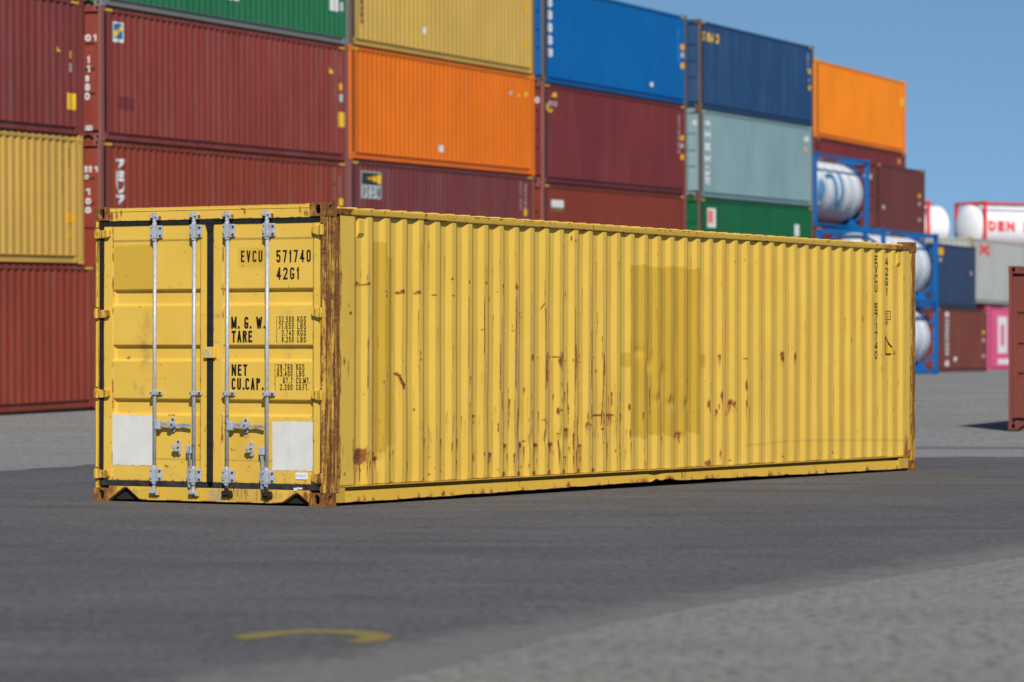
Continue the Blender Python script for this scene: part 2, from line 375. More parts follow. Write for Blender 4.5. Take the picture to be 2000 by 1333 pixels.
def casting_mesh(end, top):
    """corner casting at local origin = outer corner; extends +x (.178) +y (.162) and z 0..0.118; end/side faces have holes"""
    mb = MB(); lx, ly, lz = .178, .162, .118
    hole_face(mb, (0, ly / 2, lz / 2), (0, 1, 0), (0, 0, 1), (-1, 0, 0), ly / 2, lz / 2, .026, .041, .03)
    hole_face(mb, (lx / 2, 0, lz / 2), (1, 0, 0), (0, 0, 1), (0, -1, 0), lx / 2, lz / 2, .022, .038, .03)
    x0, x1, y0, y1, z0, z1 = 0, lx, 0, ly, 0, lz
    v = [(x, y, z) for x in (x0, x1) for y in (y0, y1) for z in (z0, z1)]
    mb.add(v, [(4, 6, 7, 5), (2, 3, 7, 6), (0, 2, 6, 4), (1, 5, 7, 3)])
    return mb
_cache = {}
def cached(key, fn):
    if key not in _cache: _cache[key] = fn()
    return _cache[key]
def with_mat(key, fn, mat):
    k = (key, mat.name)
    if k not in _cache:
        me = fn().mesh(key[0]); me.materials.append(mat); _cache[k] = me
    return _cache[k]
def casting_all(root, L, H, mat, bevel=0, mats=None):
    for ex in (0, 1):
        for ey in (0, 1):
            for ez in (0, 1):
                def mk(ex=ex, ey=ey, ez=ez):
                    m = casting_mesh(0, 0); m.v = [((L - x) if ex else x, (W0 - y) if ey else y, (H - .118 + z) if ez else z) for x, y, z in m.v]; return m
                put('corner_casting', with_mat(('corner_casting', ex, ey, ez, L, H), mk, mat), None, root, bevel)
def sill_mb(x0, x1):
    def P(poly): return poly
    mb = MB(); fn = lambda y, z, t: (t, y, z)
    poly = [(W0 - .163, .118), (W0 - .163, .04), (2.262, .030), (2.12, .122), (2.098, .128), (2.075, .122), (1.945, .028), (1.90, .022), (.52, .022), (.44, .028), (.312, .106), (.292, .112), (.268, .106), (.175, .040), (.163, .036), (.163, .118)]
    # split in convex pieces along y
    top = .138; ys = sorted({p[0] for p in poly}); lo = {}
    path = [(2.275, .022), (2.262, .030), (2.12, .122), (2.098, .128), (2.075, .122), (1.945, .028), (1.90, .022), (.52, .022), (.44, .028), (.312, .106), (.292, .112), (.268, .106), (.175, .040), (.163, .034)]
    for (ya, za), (yb, zb) in zip(path[:-1], path[1:]):
        mb.prism([(ya, za), (ya, top), (yb, top), (yb, zb)], fn, x0, x1)
    return mb
def door_ribs(y0, y1):
    return [(1.723, 1.862), (1.239, 1.376), (.767, .906)]
def door_depth(Y, Z, y0, y1, ribs):
    d = np.zeros_like(Y)
    for a, b in ribs:
        k = np.minimum.reduce([(b - Z) / .016, (Z - a) / .009, (Y - y0) / .018, (y1 - Y) / .018]); d = np.maximum(d, np.clip(k, 0, 1))
    return d * .034
def side_mb(L, H, yflip=False, top=None):
    mb = MB(); us = np.array(corr_breaks(L)); d = YP + corr(us, L)
    z0, z1 = .168, H - .103; n = len(us); y = (W0 - d) if yflip else d
    V = [(u, yy, z) for u, yy in zip(us, y) for z in (z0, z1)]
    mb.add(V, [(2 * i, 2 * i + 2, 2 * i + 3, 2 * i + 1) for i in range(n - 1)]); return mb
def rail_bottom_mb(L, yflip=False, sag=None):
    mb = MB(); f = (lambda y: W0 - y) if yflip else (lambda y: y)
    def bx(x0, x1, a, b, z0, z1): mb.box(x0, x1, min(f(a), f(b)), max(f(a), f(b)), z0, z1)
    bx(.178, L - .178, .008, .075, .158, .167)          # upper flange
    bx(.178, L - .178, .040, .048, .030, .158)          # web
    bx(.178, L - .178, .014, .09, .024, .030)           # lower flange
    bx(.178, .34, .012, .039, .031, .157); bx(L - .34, L - .178, .012, .039, .031, .157)   # gussets beside the castings
    return mb
def roof_mb(L, H):
    mb = MB(); xs = []; p = .15; x = .18
    while x < L - .3:
        xs += [(x, 0), (x + .025, 1), (x + .11, 1), (x + .135, 0)]; x += .27
    xs = [(.0, 0)] + xs + [(L, 0)]
    V = []
    for x, h in xs:
        z = H - .0425 + .016 * h
        V += [(x, .03, H - .042), (x, .075 - .03 * h, z), (x, W0 - .075 + .03 * h, z), (x, W0 - .03, H - .042)]
    F = []
    for i in range(len(xs) - 1):
        for j in range(3): F.append((4 * i + j, 4 * i + 4 + j, 4 * i + 5 + j, 4 * i + 1 + j))
    mb.add(V, F); return mb
def basis(o, yaw, tilt=0.0):
    u = Vector((math.sin(yaw) * math.cos(tilt), math.cos(yaw) * math.cos(tilt), math.sin(tilt))); v = Vector((-math.cos(yaw), math.sin(yaw), 0)); w = u.cross(v)
    m = Matrix((u, v, w)).transposed().to_4x4(); m.translation = Vector(o); return m
# ============================================================ THE YELLOW CONTAINER
L0, H0 = 12.192, 2.591
SIDE_WEAR = [('b',0,0.537,1.912,0.034,0.011,0.8),('b',0,0.708,1.915,0.022,0.013,0.6),('b',0,0.981,1.847,0.02,0.008,0.55),('b',0,0.988,1.809,0.012,0.011,0.5),('b',0,1.207,1.837,0.035,0.013,0.62),
 ('b',0,1.257,1.851,0.03,0.019,0.66),('b',0,1.525,1.849,0.036,0.016,0.66),('b',0,1.487,1.835,0.025,0.01,0.5),('b',0,1.797,1.83,0.036,0.009,0.62),('b',0,2.093,1.978,0.018,0.013,0.72),
 ('b',0,2.112,1.829,0.021,0.008,0.6),('b',0,2.387,1.953,0.013,0.016,0.6),('b',0,2.682,1.95,0.016,0.011,0.66),('b',0,2.985,1.933,0.011,0.02,0.7),('b',0,3.222,1.933,0.014,0.031,0.72),
 ('b',0,3.25,1.92,0.017,0.014,0.6),('b',0,0.409,1.652,0.019,0.013,0.75),('b',0,3.874,1.634,0.023,0.007,0.6),('b',0,4.065,1.244,0.035,0.073,0.5),('b',0,3.992,1.28,0.053,0.008,0.5),
 ('b',0,3.804,1.129,0.026,0.13,0.42),('b',0,4.351,1.244,0.022,0.22,0.45),('b',0,4.903,1.2,0.019,0.133,0.5),('b',0,4.281,2.405,0.012,0.026,0.55),('b',0,4.341,2.385,0.03,0.022,0.35),
 ('b',0,3.53,1.273,0.023,0.037,0.45),('b',0,4.195,1.871,0.015,0.026,0.35),('b',0,4.16,1.671,0.018,0.006,0.55),('b',0,4.432,1.874,0.012,0.007,0.4),('b',0,1.553,1.312,0.01,0.025,0.4),
 ('b',0,1.553,1.257,0.011,0.011,0.55),('b',0,2.409,1.094,0.011,0.007,0.7),('b',0,1.272,1.244,0.01,0.006,0.5),('b',0,2.773,1.799,0.016,0.017,0.4),('b',0,3.13,2.435,0.008,0.007,0.3),
 ('b',0,3.413,2.051,0.009,0.011,0.3),('b',0,2.178,1.949,0.011,0.006,0.4),('b',0,3.358,1.643,0.012,0.017,0.35),('b',0,2.624,1.524,0.022,0.008,0.4),
 ('b',0,3.176,1.521,0.028,0.014,0.35),('b',0,0.322,1.23,0.01,0.039,0.5),('b',0,0.382,1.151,0.008,0.079,0.4),('b',0,0.38,1.718,0.024,0.026,0.3),('b',0,3.89,1.28,0.041,0.018,0.35),
 ('b',0,3.673,1.273,0.04,0.014,0.3),('b',0,4.197,1.244,0.011,0.011,0.6),('b',0,4.464,1.288,0.018,0.024,0.45),('b',0,4.465,1.23,0.015,0.006,0.5),('b',0,4.75,1.274,0.018,0.015,0.35),
 ('b',0,4.796,1.141,0.037,0.03,0.25),('b',0,1.362,1.068,0.025,0.021,0.3),('b',0,0.537,1.892,0.073,0.009,0.35),('l',0,0.5,1.905,0.482,1.627,0.006,0.5,0.6),
 ('l',0,0.513,1.892,0.708,1.902,0.008,0.38,0),('l',0,2.787,1.82,2.746,1.771,0.006,0.55,0),('l',0,3.752,1.777,3.715,1.731,0.006,0.55,0),('l',0,1.154,1.129,1.222,1.116,0.007,0.75,0),
 ('l',0,1.222,1.116,1.299,1,0.006,0.7,0),('l',0,1.21,1.109,1.278,1.021,0.006,0.55,0),('l',0,0.391,1.995,0.39,2.325,0.006,0.28,0),('l',0,4.195,1.871,4.194,1.958,0.006,0.35,0.8),
 ('l',2,0.707,2.081,0.707,1,0.02,0.3,0),('l',2,2.393,1.842,2.391,0.989,0.02,0.26,0),('l',2,2.663,1.874,2.662,0.988,0.02,0.3,0),('l',2,2.967,1.654,2.964,0.986,0.02,0.4,0),
 ('l',2,3.239,1.912,3.237,0.984,0.02,0.46,0),('l',2,3.514,1.86,3.512,0.982,0.02,0.32,0),('l',2,3.787,1.749,3.784,0.98,0.02,0.34,0),('l',2,4.079,1.419,4.075,0.979,0.02,0.3,0),
 ('l',2,4.342,2.122,4.341,0.977,0.02,0.28,0),('l',2,4.648,1.966,4.646,0.975,0.02,0.33,0),('l',2,4.911,1.467,4.907,0.973,0.02,0.28,0),('l',2,1.553,1.285,1.549,0.995,0.02,0.22,0),
 ('l',2,2.114,1.534,2.11,0.991,0.02,0.2,0),('l',2,0.991,1.15,0.987,0.998,0.02,0.28,0),('l',0,2.653,1.79,2.649,1.314,0.01,0.33,0),('l',0,2.94,1.399,2.936,0.986,0.01,0.3,0),
 ('l',0,3.223,1.827,3.22,0.984,0.01,0.34,0),('l',0,3.781,1.72,3.778,0.98,0.01,0.34,0),('l',0,4.343,1.756,4.341,0.977,0.01,0.3,0),('l',0,4.662,1.539,4.658,0.975,0.01,0.36,0),
 ('l',0,3.224,1.514,3.219,1.4,0.01,0.4,0),('l',0,2.379,1.814,2.377,1.174,0.01,0.26,0),('l',0,0.693,1.443,0.69,1,0.01,0.34,0),('b',0,0.58,0.409,0.083,0.047,1),
 ('b',0,0.592,0.462,0.074,0.022,0.75),('b',0,0.568,0.369,0.069,0.023,0.9),('b',0,0.653,0.434,0.03,0.02,0.8),('b',0,0.83,0.39,0.054,0.017,0.9),('b',0,0.813,0.43,0.03,0.022,0.6),
 ('b',0,1.074,0.418,0.022,0.046,0.5),('b',0,1.137,0.436,0.02,0.04,0.3),('b',0,1.639,0.54,0.026,0.009,0.8),('b',0,1.915,0.534,0.029,0.009,0.85),('b',0,2.197,0.53,0.024,0.009,0.85),
 ('b',0,2.19,0.336,0.024,0.013,0.75),('b',0,2.5,0.739,0.036,0.009,0.8),('b',0,2.505,0.679,0.022,0.009,0.5),('b',0,2.501,0.365,0.022,0.04,0.5),('b',0,3.049,0.463,0.039,0.015,0.85),
 ('b',0,3.329,0.46,0.04,0.026,0.95),('b',0,3.406,0.495,0.029,0.01,0.6),('b',0,3.611,0.452,0.052,0.021,0.95),('b',0,3.885,0.452,0.052,0.022,1),('b',0,4.2,0.589,0.053,0.014,0.75),
 ('b',0,4.178,0.327,0.047,0.01,0.6),('b',0,4.438,0.441,0.03,0.013,0.65),('b',0,4.483,0.426,0.042,0.007,0.55),('b',0,4.587,0.641,0.024,0.021,0.65),
 ('b',0,4.632,0.626,0.024,0.015,0.45),('b',0,5.259,0.714,0.037,0.008,0.7),('b',0,5.043,0.717,0.062,0.012,0.85),('b',0,4.023,0.769,0.018,0.033,0.6),('b',0,4.07,0.777,0.024,0.012,0.6),
 ('b',0,4.169,0.936,0.026,0.009,0.7),('b',0,3.891,0.933,0.015,0.006,0.55),('b',0,3.748,0.687,0.034,0.008,0.5),('b',0,3.791,0.668,0.029,0.043,0.3),('b',0,3.111,0.373,0.014,0.008,0.7),
 ('b',0,3.364,0.257,0.034,0.008,0.4),('b',0,2.793,0.387,0.033,0.015,0.8),('b',0,2.752,0.317,0.033,0.01,0.7),('b',0,2.752,0.345,0.022,0.028,0.4),('b',0,0.31,1.243,0.008,0.036,0.5),
 ('b',0,0.382,1.178,0.008,0.093,0.4),('b',0,1.738,0.383,0.026,0.02,0.3),('b',0,1.733,0.232,0.016,0.006,0.6),('b',0,1.365,0.31,0.025,0.054,0.35),('b',0,1.473,0.812,0.013,0.016,0.5),
 ('b',0,1.566,1.249,0.013,0.011,0.4),('b',0,0.301,0.468,0.012,0.066,0.35),('b',0,0.326,0.27,0.024,0.019,0.3),('b',0,4.483,0.306,0.015,0.029,0.5),('b',0,4.018,0.556,0.015,0.007,0.6),
 ('b',0,5.261,0.325,0.015,0.006,0.6),('b',0,5.267,0.198,0.018,0.015,0.45),('b',0,5.43,0.794,0.006,0.03,0.5),('b',0,5.431,0.539,0.01,0.045,0.5),('b',0,4.89,0.585,0.031,0.012,0.6),
 ('b',0,4.891,0.459,0.018,0.009,0.5),('b',0,4.438,0.497,0.018,0.044,0.5),('b',0,4.153,1.288,0.018,0.015,0.5),('b',0,0.651,0.951,0.008,0.008,0.5),('b',0,3.589,0.886,0.014,0.006,0.4),
 ('b',0,1.915,0.406,0.01,0.008,0.6),('b',0,3.028,0.198,0.042,0.023,0.85),('b',0,3.302,0.197,0.043,0.023,0.85),('b',0,3.583,0.196,0.043,0.023,0.85),
 ('b',0,3.86,0.195,0.044,0.023,0.85),('b',0,4.143,0.194,0.044,0.022,0.85),('b',0,4.421,0.192,0.045,0.023,0.85),('b',0,4.709,0.191,0.046,0.023,0.85),
 ('b',0,2.752,0.191,0.038,0.009,0.55),('b',0,1.921,0.255,0.037,0.009,0.55),('b',0,1.1,0.182,0.035,0.009,0.55),('b',0,1.635,0.194,0.036,0.009,0.55),
 ('l',0,0.519,0.384,0.51,0.192,0.009,0.6,0.5),('l',0,0.616,0.381,0.607,0.209,0.009,0.62,0.5),('l',0,0.568,0.383,0.558,0.264,0.007,0.5,0.5),
 ('l',0,0.707,0.446,0.697,0.38,0.008,0.5,0.5),('l',0,0.801,0.377,0.792,0.184,0.008,0.6,0.5),('l',0,0.875,0.389,0.865,0.295,0.006,0.5,0.5),
 ('l',0,0.692,0.393,0.683,0.247,0.008,0.4,0.5),('l',0,2.197,0.621,2.187,0.538,0.006,0.4,0.5),('l',0,1.889,0.352,1.879,0.256,0.006,0.5,0.5),
 ('l',0,1.934,0.323,1.924,0.248,0.006,0.4,0.5),('l',0,3.005,0.467,2.995,0.184,0.006,0.5,0.5),('l',0,3.307,0.447,3.297,0.191,0.009,0.62,0.5),
 ('l',0,3.293,0.39,3.282,0.319,0.008,0.6,0.5),('l',0,3.591,0.441,3.58,0.326,0.011,0.7,0.5),('l',0,3.606,0.326,3.595,0.183,0.009,0.5,0.5),
 ('l',0,3.873,0.435,3.863,0.175,0.01,0.68,0.5),('l',0,3.85,0.363,3.839,0.248,0.008,0.5,0.5),('l',0,4.2,0.574,4.189,0.502,0.007,0.6,0.5),('l',0,4.165,0.575,4.154,0.386,0.008,0.5,0.5),
 ('l',0,4.244,0.574,4.233,0.501,0.006,0.5,0.5),('l',0,4.201,0.312,4.19,0.225,0.006,0.5,0.5),('l',0,4.318,0.675,4.307,0.558,0.006,0.4,0.5),
 ('l',0,4.453,0.438,4.442,0.307,0.007,0.5,0.5),('l',0,4.723,0.58,4.712,0.345,0.01,0.4,0.5),('l',0,4.768,0.58,4.757,0.491,0.006,0.45,0.5),
 ('l',0,4.874,0.756,4.862,0.623,0.008,0.65,0.5),('l',0,4.888,1.126,4.877,0.741,0.009,0.45,0.5),('l',0,4.92,0.725,4.908,0.607,0.006,0.6,0.5),
 ('l',0,5.043,0.709,5.031,0.62,0.007,0.55,0.5),('l',0,5.042,0.902,5.03,0.724,0.007,0.4,0.5),('l',0,4.967,0.51,4.955,0.428,0.006,0.6,0.5),
 ('l',0,5.019,0.442,5.008,0.219,0.007,0.6,0.5),('l',0,5.001,0.487,4.989,0.368,0.008,0.7,0.5),('l',0,4.084,0.315,4.072,0.213,0.006,0.3,0.5),
 ('l',0,4.346,1.113,4.336,0.762,0.009,0.35,0.5),('l',0,4.659,1.318,4.65,0.758,0.01,0.33,0.5),('l',0,4.103,1.317,4.092,1.143,0.014,0.42,0.5),
 ('l',0,3.809,1.316,3.798,1.057,0.014,0.34,0.5),('l',0,3.663,0.324,3.652,0.239,0.006,0.4,0.5),('l',0,3.308,0.261,3.297,0.191,0.008,0.5,0.5),
 ('l',0,0.727,0.379,0.718,0.18,0.006,0.35,0.5),('l',0,0.457,0.57,0.449,0.187,0.006,0.3,0.5),('l',0,0.39,0.505,0.381,0.308,0.006,0.35,0.5),
 ('l',0,3.835,0.508,3.824,0.422,0.008,0.5,0.5),('l',0,5.181,0.797,5.17,0.543,0.006,0.3,0.5),('l',0,4.683,0.721,4.865,0.719,0.007,0.75,0),('l',0,4.966,0.717,5.11,0.716,0.007,0.7,0),
 ('l',0,2.801,0.394,2.746,0.332,0.006,0.65,0),('l',0,1.184,1.136,1.235,1.109,0.006,0.7,0),('l',0,1.222,1.095,1.299,1.027,0.006,0.75,0),('l',0,1.21,1.109,1.274,0.994,0.006,0.6,0),
 ('b',2,1.282,0.703,0.008,0.06,0.5),('b',2,1.54,0.673,0.013,0.075,0.55),('b',2,1.831,0.627,0.018,0.082,0.55),('b',2,1.831,0.565,0.021,0.027,0.7),('b',2,2.104,0.636,0.022,0.09,0.62),
 ('b',2,2.419,0.604,0.011,0.07,0.5),('b',2,3.519,0.603,0.026,0.046,0.9),('b',2,3.533,0.714,0.015,0.072,0.6),('b',2,2.966,0.573,0.022,0.025,0.55),('b',2,3.236,0.569,0.026,0.029,0.6),
 ('b',2,4.632,0.597,0.027,0.05,0.6),('b',2,4.339,0.616,0.018,0.044,0.5),('b',2,3.797,0.624,0.02,0.058,0.5),('b',2,3.269,0.661,0.022,0.114,0.45),
 ('l',2,2.375,0.966,2.351,0.91,0.008,0.8,0),('l',2,0.723,1.257,0.712,0.459,0.02,0.28,0),('l',2,2.968,1.315,2.955,0.411,0.02,0.34,0),('l',2,3.261,1.315,3.248,0.32,0.02,0.4,0),
 ('l',2,3.516,1.316,3.501,0.743,0.02,0.3,0),('l',2,3.237,0.462,3.221,0.193,0.02,0.34,0),('l',2,2.693,1.286,2.681,0.249,0.02,0.26,0),('l',2,1.553,1.244,1.539,0.958,0.02,0.22,0),
 ('l',2,3.803,1.316,3.789,0.595,0.02,0.3,0),('l',2,4.614,1.318,4.6,0.288,0.02,0.28,0),('l',2,4.889,0.874,4.872,0.489,0.02,0.25,0),('b',0,6.11,0.475,0.026,0.037,0.7),
 ('b',0,6.391,0.49,0.043,0.029,0.55),('b',0,7.11,0.803,0.027,0.05,0.55),('b',0,7.133,0.751,0.014,0.042,0.4),('b',0,7.391,0.89,0.018,0.042,0.65),('b',0,7.309,0.734,0.022,0.011,0.65),
 ('b',0,7.615,0.812,0.027,0.033,0.8),('b',0,7.68,0.808,0.028,0.021,0.55),('b',0,7.944,0.991,0.014,0.046,0.6),('b',0,7.959,0.784,0.019,0.03,0.5),('b',0,7.352,1.296,0.019,0.008,0.7),
 ('b',0,7.933,1.265,0.038,0.006,0.6),('b',0,8.786,1.318,0.029,0.021,0.75),('b',0,8.795,1.27,0.029,0.03,0.9),('b',0,9.094,1.288,0.024,0.035,0.7),('b',0,9.089,1.325,0.03,0.018,0.35),
 ('b',0,8.345,0.874,0.029,0.011,0.45),('b',0,8.613,0.867,0.029,0.011,0.45),('b',0,9.18,0.706,0.015,0.039,0.55),('b',0,10.777,1.703,0.037,0.062,0.26),
 ('b',0,10.488,1.468,0.027,0.053,0.26),('b',0,8.804,0.233,0.025,0.011,0.6),('b',0,10.078,0.248,0.021,0.014,0.55),('b',0,10.285,0.233,0.021,0.014,0.5),
 ('b',0,7.099,0.203,0.045,0.034,0.55),('b',0,5.273,0.716,0.024,0.007,0.75),('b',0,5.539,0.438,0.034,0.007,0.55),('b',0,5.274,0.332,0.025,0.009,0.55),
 ('b',0,5.435,0.511,0.008,0.04,0.6),('b',0,7.37,0.29,0.014,0.063,0.4),('b',0,7.613,0.218,0.018,0.009,0.5),('b',0,7.783,0.428,0.019,0.063,0.3),('b',0,7.683,2.264,0.014,0.006,0.6),
 ('b',0,8.602,2.47,0.019,0.03,0.4),('b',0,9.663,2.296,0.025,0.008,0.4),('b',0,5.421,0.79,0.013,0.032,0.6),('b',0,5.996,2.297,0.013,0.024,0.35),('b',0,9.723,2.457,0.01,0.022,0.5),
 ('b',0,9.351,1.325,0.01,0.009,0.5),('b',0,12.006,0.212,0.079,0.024,0.55),('b',0,11.887,2.17,0.022,0.046,0.3),('b',0,11.589,0.701,0.016,0.014,0.5),
 ('b',0,8.111,0.174,0.142,0.012,0.4),('b',0,7.551,0.704,0.027,0.042,0.3),('b',0,7.968,0.847,0.01,0.064,0.4),('b',0,7.35,0.78,0.009,0.041,0.4),('b',0,6.482,0.521,0.043,0.009,1),
 ('l',0,6.434,0.524,6.348,0.414,0.008,0.55,0.6),('l',0,7.62,0.829,7.736,0.723,0.007,0.6,0.4),('l',0,7.606,0.766,7.597,0.683,0.006,0.5,0.5),
 ('l',0,7.944,1.037,7.967,0.932,0.006,0.6,0),('l',3,7.923,0.368,8.49,0.379,0.012,0.45,0),('l',3,8.49,0.379,9.024,0.392,0.012,0.45,0),('l',3,9.024,0.392,9.419,0.389,0.012,0.45,0),
 ('l',3,9.419,0.389,10.181,0.379,0.012,0.45,0),('l',3,10.181,0.379,11.237,0.362,0.012,0.45,0),('l',3,11.237,0.362,12.006,0.341,0.012,0.45,0),('b',2,8.488,1.078,0.024,0.025,0.5),
 ('b',2,9.924,0.45,0.021,0.012,0.6),('b',2,10.809,0.44,0.016,0.014,0.6),('b',2,11.048,0.445,0.016,0.014,0.6),('b',2,6,1.197,0.013,0.06,0.3),('b',2,6,1.197,0.013,0.06,0.2),]
DOOR_WEAR = [('b',0,1.237,2.389,0.006,0.013,0.5),('b',0,1.236,2.161,0.007,0.016,0.6),('b',0,1.132,2.284,0.007,0.006,0.45),('b',0,1.121,2.202,0.006,0.006,0.45),
 ('b',0,2.136,2.347,0.006,0.006,0.4),('b',0,1.961,1.71,0.009,0.009,0.5),('b',0,1.473,1.706,0.006,0.006,0.6),('b',0,1.65,1.43,0.006,0.006,0.5),('b',0,1.529,1.407,0.006,0.006,0.5),
 ('b',0,1.087,1.863,0.011,0.007,0.5),('b',0,0.132,1.859,0.006,0.015,0.5),('b',0,1.012,1.65,0.006,0.006,0.6),('b',0,2.098,1.272,0.011,0.006,0.55),('b',0,0.761,1.706,0.007,0.009,0.35),
 ('b',0,0.132,2.289,0.007,0.006,0.6),('b',0,2.344,1.622,0.006,0.023,0.4),('b',0,0.786,2.281,0.006,0.006,0.5),('b',0,0.283,2.068,0.006,0.008,0.2),('b',0,2.119,1.261,0.014,0.006,0.7),
 ('b',0,2.098,1.267,0.006,0.009,0.7),('b',0,1.917,1.013,0.011,0.008,0.4),('b',0,1.647,0.763,0.011,0.006,0.8),('b',0,1.604,0.763,0.027,0.006,0.8),('b',0,1.256,0.641,0.007,0.018,0.5),
 ('b',0,1.245,0.669,0.006,0.014,0.4),('b',0,1.674,0.318,0.028,0.006,0.7),('b',0,1.671,0.301,0.006,0.014,0.6),('b',0,1.578,0.314,0.019,0.006,0.5),('b',0,1.293,0.952,0.007,0.009,0.5),
 ('b',0,1.232,0.936,0.009,0.006,0.5),('b',0,1.253,0.93,0.006,0.006,0.5),('b',0,1.657,0.402,0.006,0.006,0.6),('b',0,1.646,0.371,0.006,0.006,0.5),('b',0,1.625,0.297,0.006,0.006,0.5),
 ('b',0,1.157,0.463,0.006,0.02,0.4),('b',0,0.835,0.58,0.016,0.006,0.5),('b',0,0.982,0.477,0.006,0.011,0.5),('b',0,0.955,0.471,0.006,0.011,0.5),('b',0,0.928,0.469,0.006,0.008,0.4),
 ('b',0,0.801,0.327,0.018,0.006,0.6),('b',0,0.887,0.326,0.011,0.006,0.6),('b',0,0.449,0.268,0.006,0.011,0.5),('b',0,0.429,0.224,0.006,0.013,0.5),('b',0,0.455,0.311,0.008,0.006,0.5),
 ('b',0,0.219,0.217,0.006,0.009,0.5),('b',0,0.411,0.755,0.006,0.006,0.4),('b',0,0.273,0.757,0.007,0.006,0.4),('b',0,1.083,0.765,0.011,0.006,0.5),('b',0,2.278,0.742,0.008,0.007,0.5),
 ('b',0,2.283,0.325,0.006,0.007,0.5),('b',0,2.115,0.187,0.055,0.006,0.3),('b',0,1.084,0.909,0.008,0.007,0.6),('b',0,1.083,0.643,0.006,0.044,0.35),('b',0,1.347,0.596,0.006,0.007,0.4),
 ('b',0,1.251,0.331,0.006,0.009,0.5),('b',0,0.128,0.557,0.006,0.011,0.5),('b',0,1.471,1.229,0.006,0.006,0.5),('b',0,0.921,0.408,0.006,0.006,0.5),('b',0,0.874,0.359,0.006,0.006,0.4),
 ('b',0,1.319,0.507,0.006,0.007,0.5),('b',0,0.484,1.133,0.006,0.006,0.3),('b',3,1.884,1.553,0.042,0.101,0.35),('b',3,1.925,1.362,0.055,0.068,0.5),('b',3,0.4,1.658,0.04,0.023,0.2),
 ('b',3,0.393,1.352,0.04,0.044,0.25),('b',3,1.911,1.261,0.041,0.079,0.5),('b',3,2.007,1.014,0.019,0.034,0.45),('b',3,1.937,0.97,0.028,0.044,0.3),('b',3,0.412,1.286,0.033,0.032,0.3),
 ('b',3,0.418,0.958,0.018,0.033,0.25),('b',3,1.632,0.246,0.11,0.032,0.2),('b',3,0.901,0.535,0.081,0.175,0.1),('b',3,0.409,0.258,0.079,0.065,0.15),('b',3,0.807,0.3,0.04,0.006,0.4),
 ('b',3,1.953,1.52,0.006,0.006,0.9),('b',3,1.932,1.486,0.006,0.006,0.9),('b',3,1.974,1.452,0.006,0.006,0.9),('b',3,2.008,1.419,0.006,0.006,0.9),('b',3,1.911,1.463,0.006,0.006,0.9),
 ('b',3,1.96,1.542,0.006,0.006,0.9),('b',3,1.925,1.542,0.006,0.006,0.9),('b',3,1.897,1.407,0.006,0.006,0.9),('b',3,1.981,1.564,0.006,0.006,0.9),('b',3,1.884,1.463,0.006,0.006,0.9),
 ('b',2,1.143,1.401,0.035,0.008,0.8),('b',2,1.146,1.479,0.032,0.006,0.35),('b',2,1.119,1.49,0.006,0.02,0.3),('b',3,1.126,1.628,0.032,0.017,0.5),('b',3,1.268,1.635,0.027,0.011,0.25),]

def run_wear(W, S, wk=1.0):
    for s in S:
        if s[0] == 'b': W.blob(int(s[1]), s[2], s[3], s[4] * wk, s[5], min(1, s[6]) * (.72 if s[1] == 2 else 1))
        else: W.line(int(s[1]), s[2], s[3], s[4], s[5], s[6] * wk, min(1, s[7] * 1.15), s[8])
yc = thing('yellow_container', 'worn yellow forty foot shipping container with rusty corners standing alone on dark asphalt', 'shipping container', basis((-1.5864, 30.9191, 0), TH))
casting_all(yc, L0, H0, M['casting'], .006)
def post_mb(poly, z0=.118, z1=H0 - .118):
    mb = MB(); mb.prism(poly, lambda a, b, t: (a, b, t), z0, z1); return mb
pp = [(.004, .052), (.004, .014), (.012, .004), (.092, .004), (.104, .013), (.128, .013), (.140, .004), (.238, .004), (.238, .058), (.12, .066)]
m_ = post_mb(pp); m_.tube((.006, .026, .119), (.006, .026, H0 - .119), .016); m_.build('corner_post', M['rusty'], yc, .002, label='rust streaked corner post beside the door')
pl = [(.004, W0 - .046), (.010, W0 - .040), (.010, W0 - .026), (.004, W0 - .020), (.012, W0 - .004), (.14, W0 - .004), (.14, W0 - .05)]
post_mb(pl[::-1]).build('corner_post', M['post_left'], yc, .002)
pf = [(L0 - .012, .06), (L0 - .004, .014), (L0 - .012, .004), (L0 - .112, .004), (L0 - .120, .014), (L0 - .120, .06)]
post_mb(pf[::-1]).build('corner_post', M['post_far'], yc, .002, label='brown rusted far corner post')
post_mb([(a, W0 - b) for a, b in pf]).build('corner_post', M['post_far'], yc, .002)
# --- corrugated side
n_ = math.floor((L0 - .262 - .477) / PITCH)
us = lin(.239, .36, .477, step=.02)[:-1]
for k in range(n_):
    a = .477 + k * PITCH; us += lin(a, a + .066, a + .142, a + .208, a + PITCH, step=.0090)[:-1]
us += lin(.477 + n_ * PITCH, L0 - .12, step=.02)
zs = lin(.168, H0 - .103, step=.0125)
W = Wear(us, zs); run_wear(W, SIDE_WEAR, 1.12)
W.rect(1, 5.44, 6.90, .50, 2.18, 1.0, .012, .018, 3); W.rect(1, 5.26, 5.46, 1.18, 1.325, .95, .012, .008, 4); W.rect(1, 6.88, 7.06, 1.17, 1.315, .95, .012, .008, 5)
W.rect(1, .765, .985, .42, 2.29, .95, .012, .02, 6); W.rect(1, .985, 1.13, .50, 2.145, .95, .012, .015, 7); W.rect(1, 1.10, 1.18, .5, 1.1, .3, .03, .05, 9)
W.rect(0, .24, .262, .2, 2.4, .33, .02, .02, 8); W.blob(0, 11.95, .2, .06, .2, .55); W.blob(0, L0 - .13, .8, .02, .9, .45); W.blob(0, L0 - .14, 1.9, .012, .6, .4)
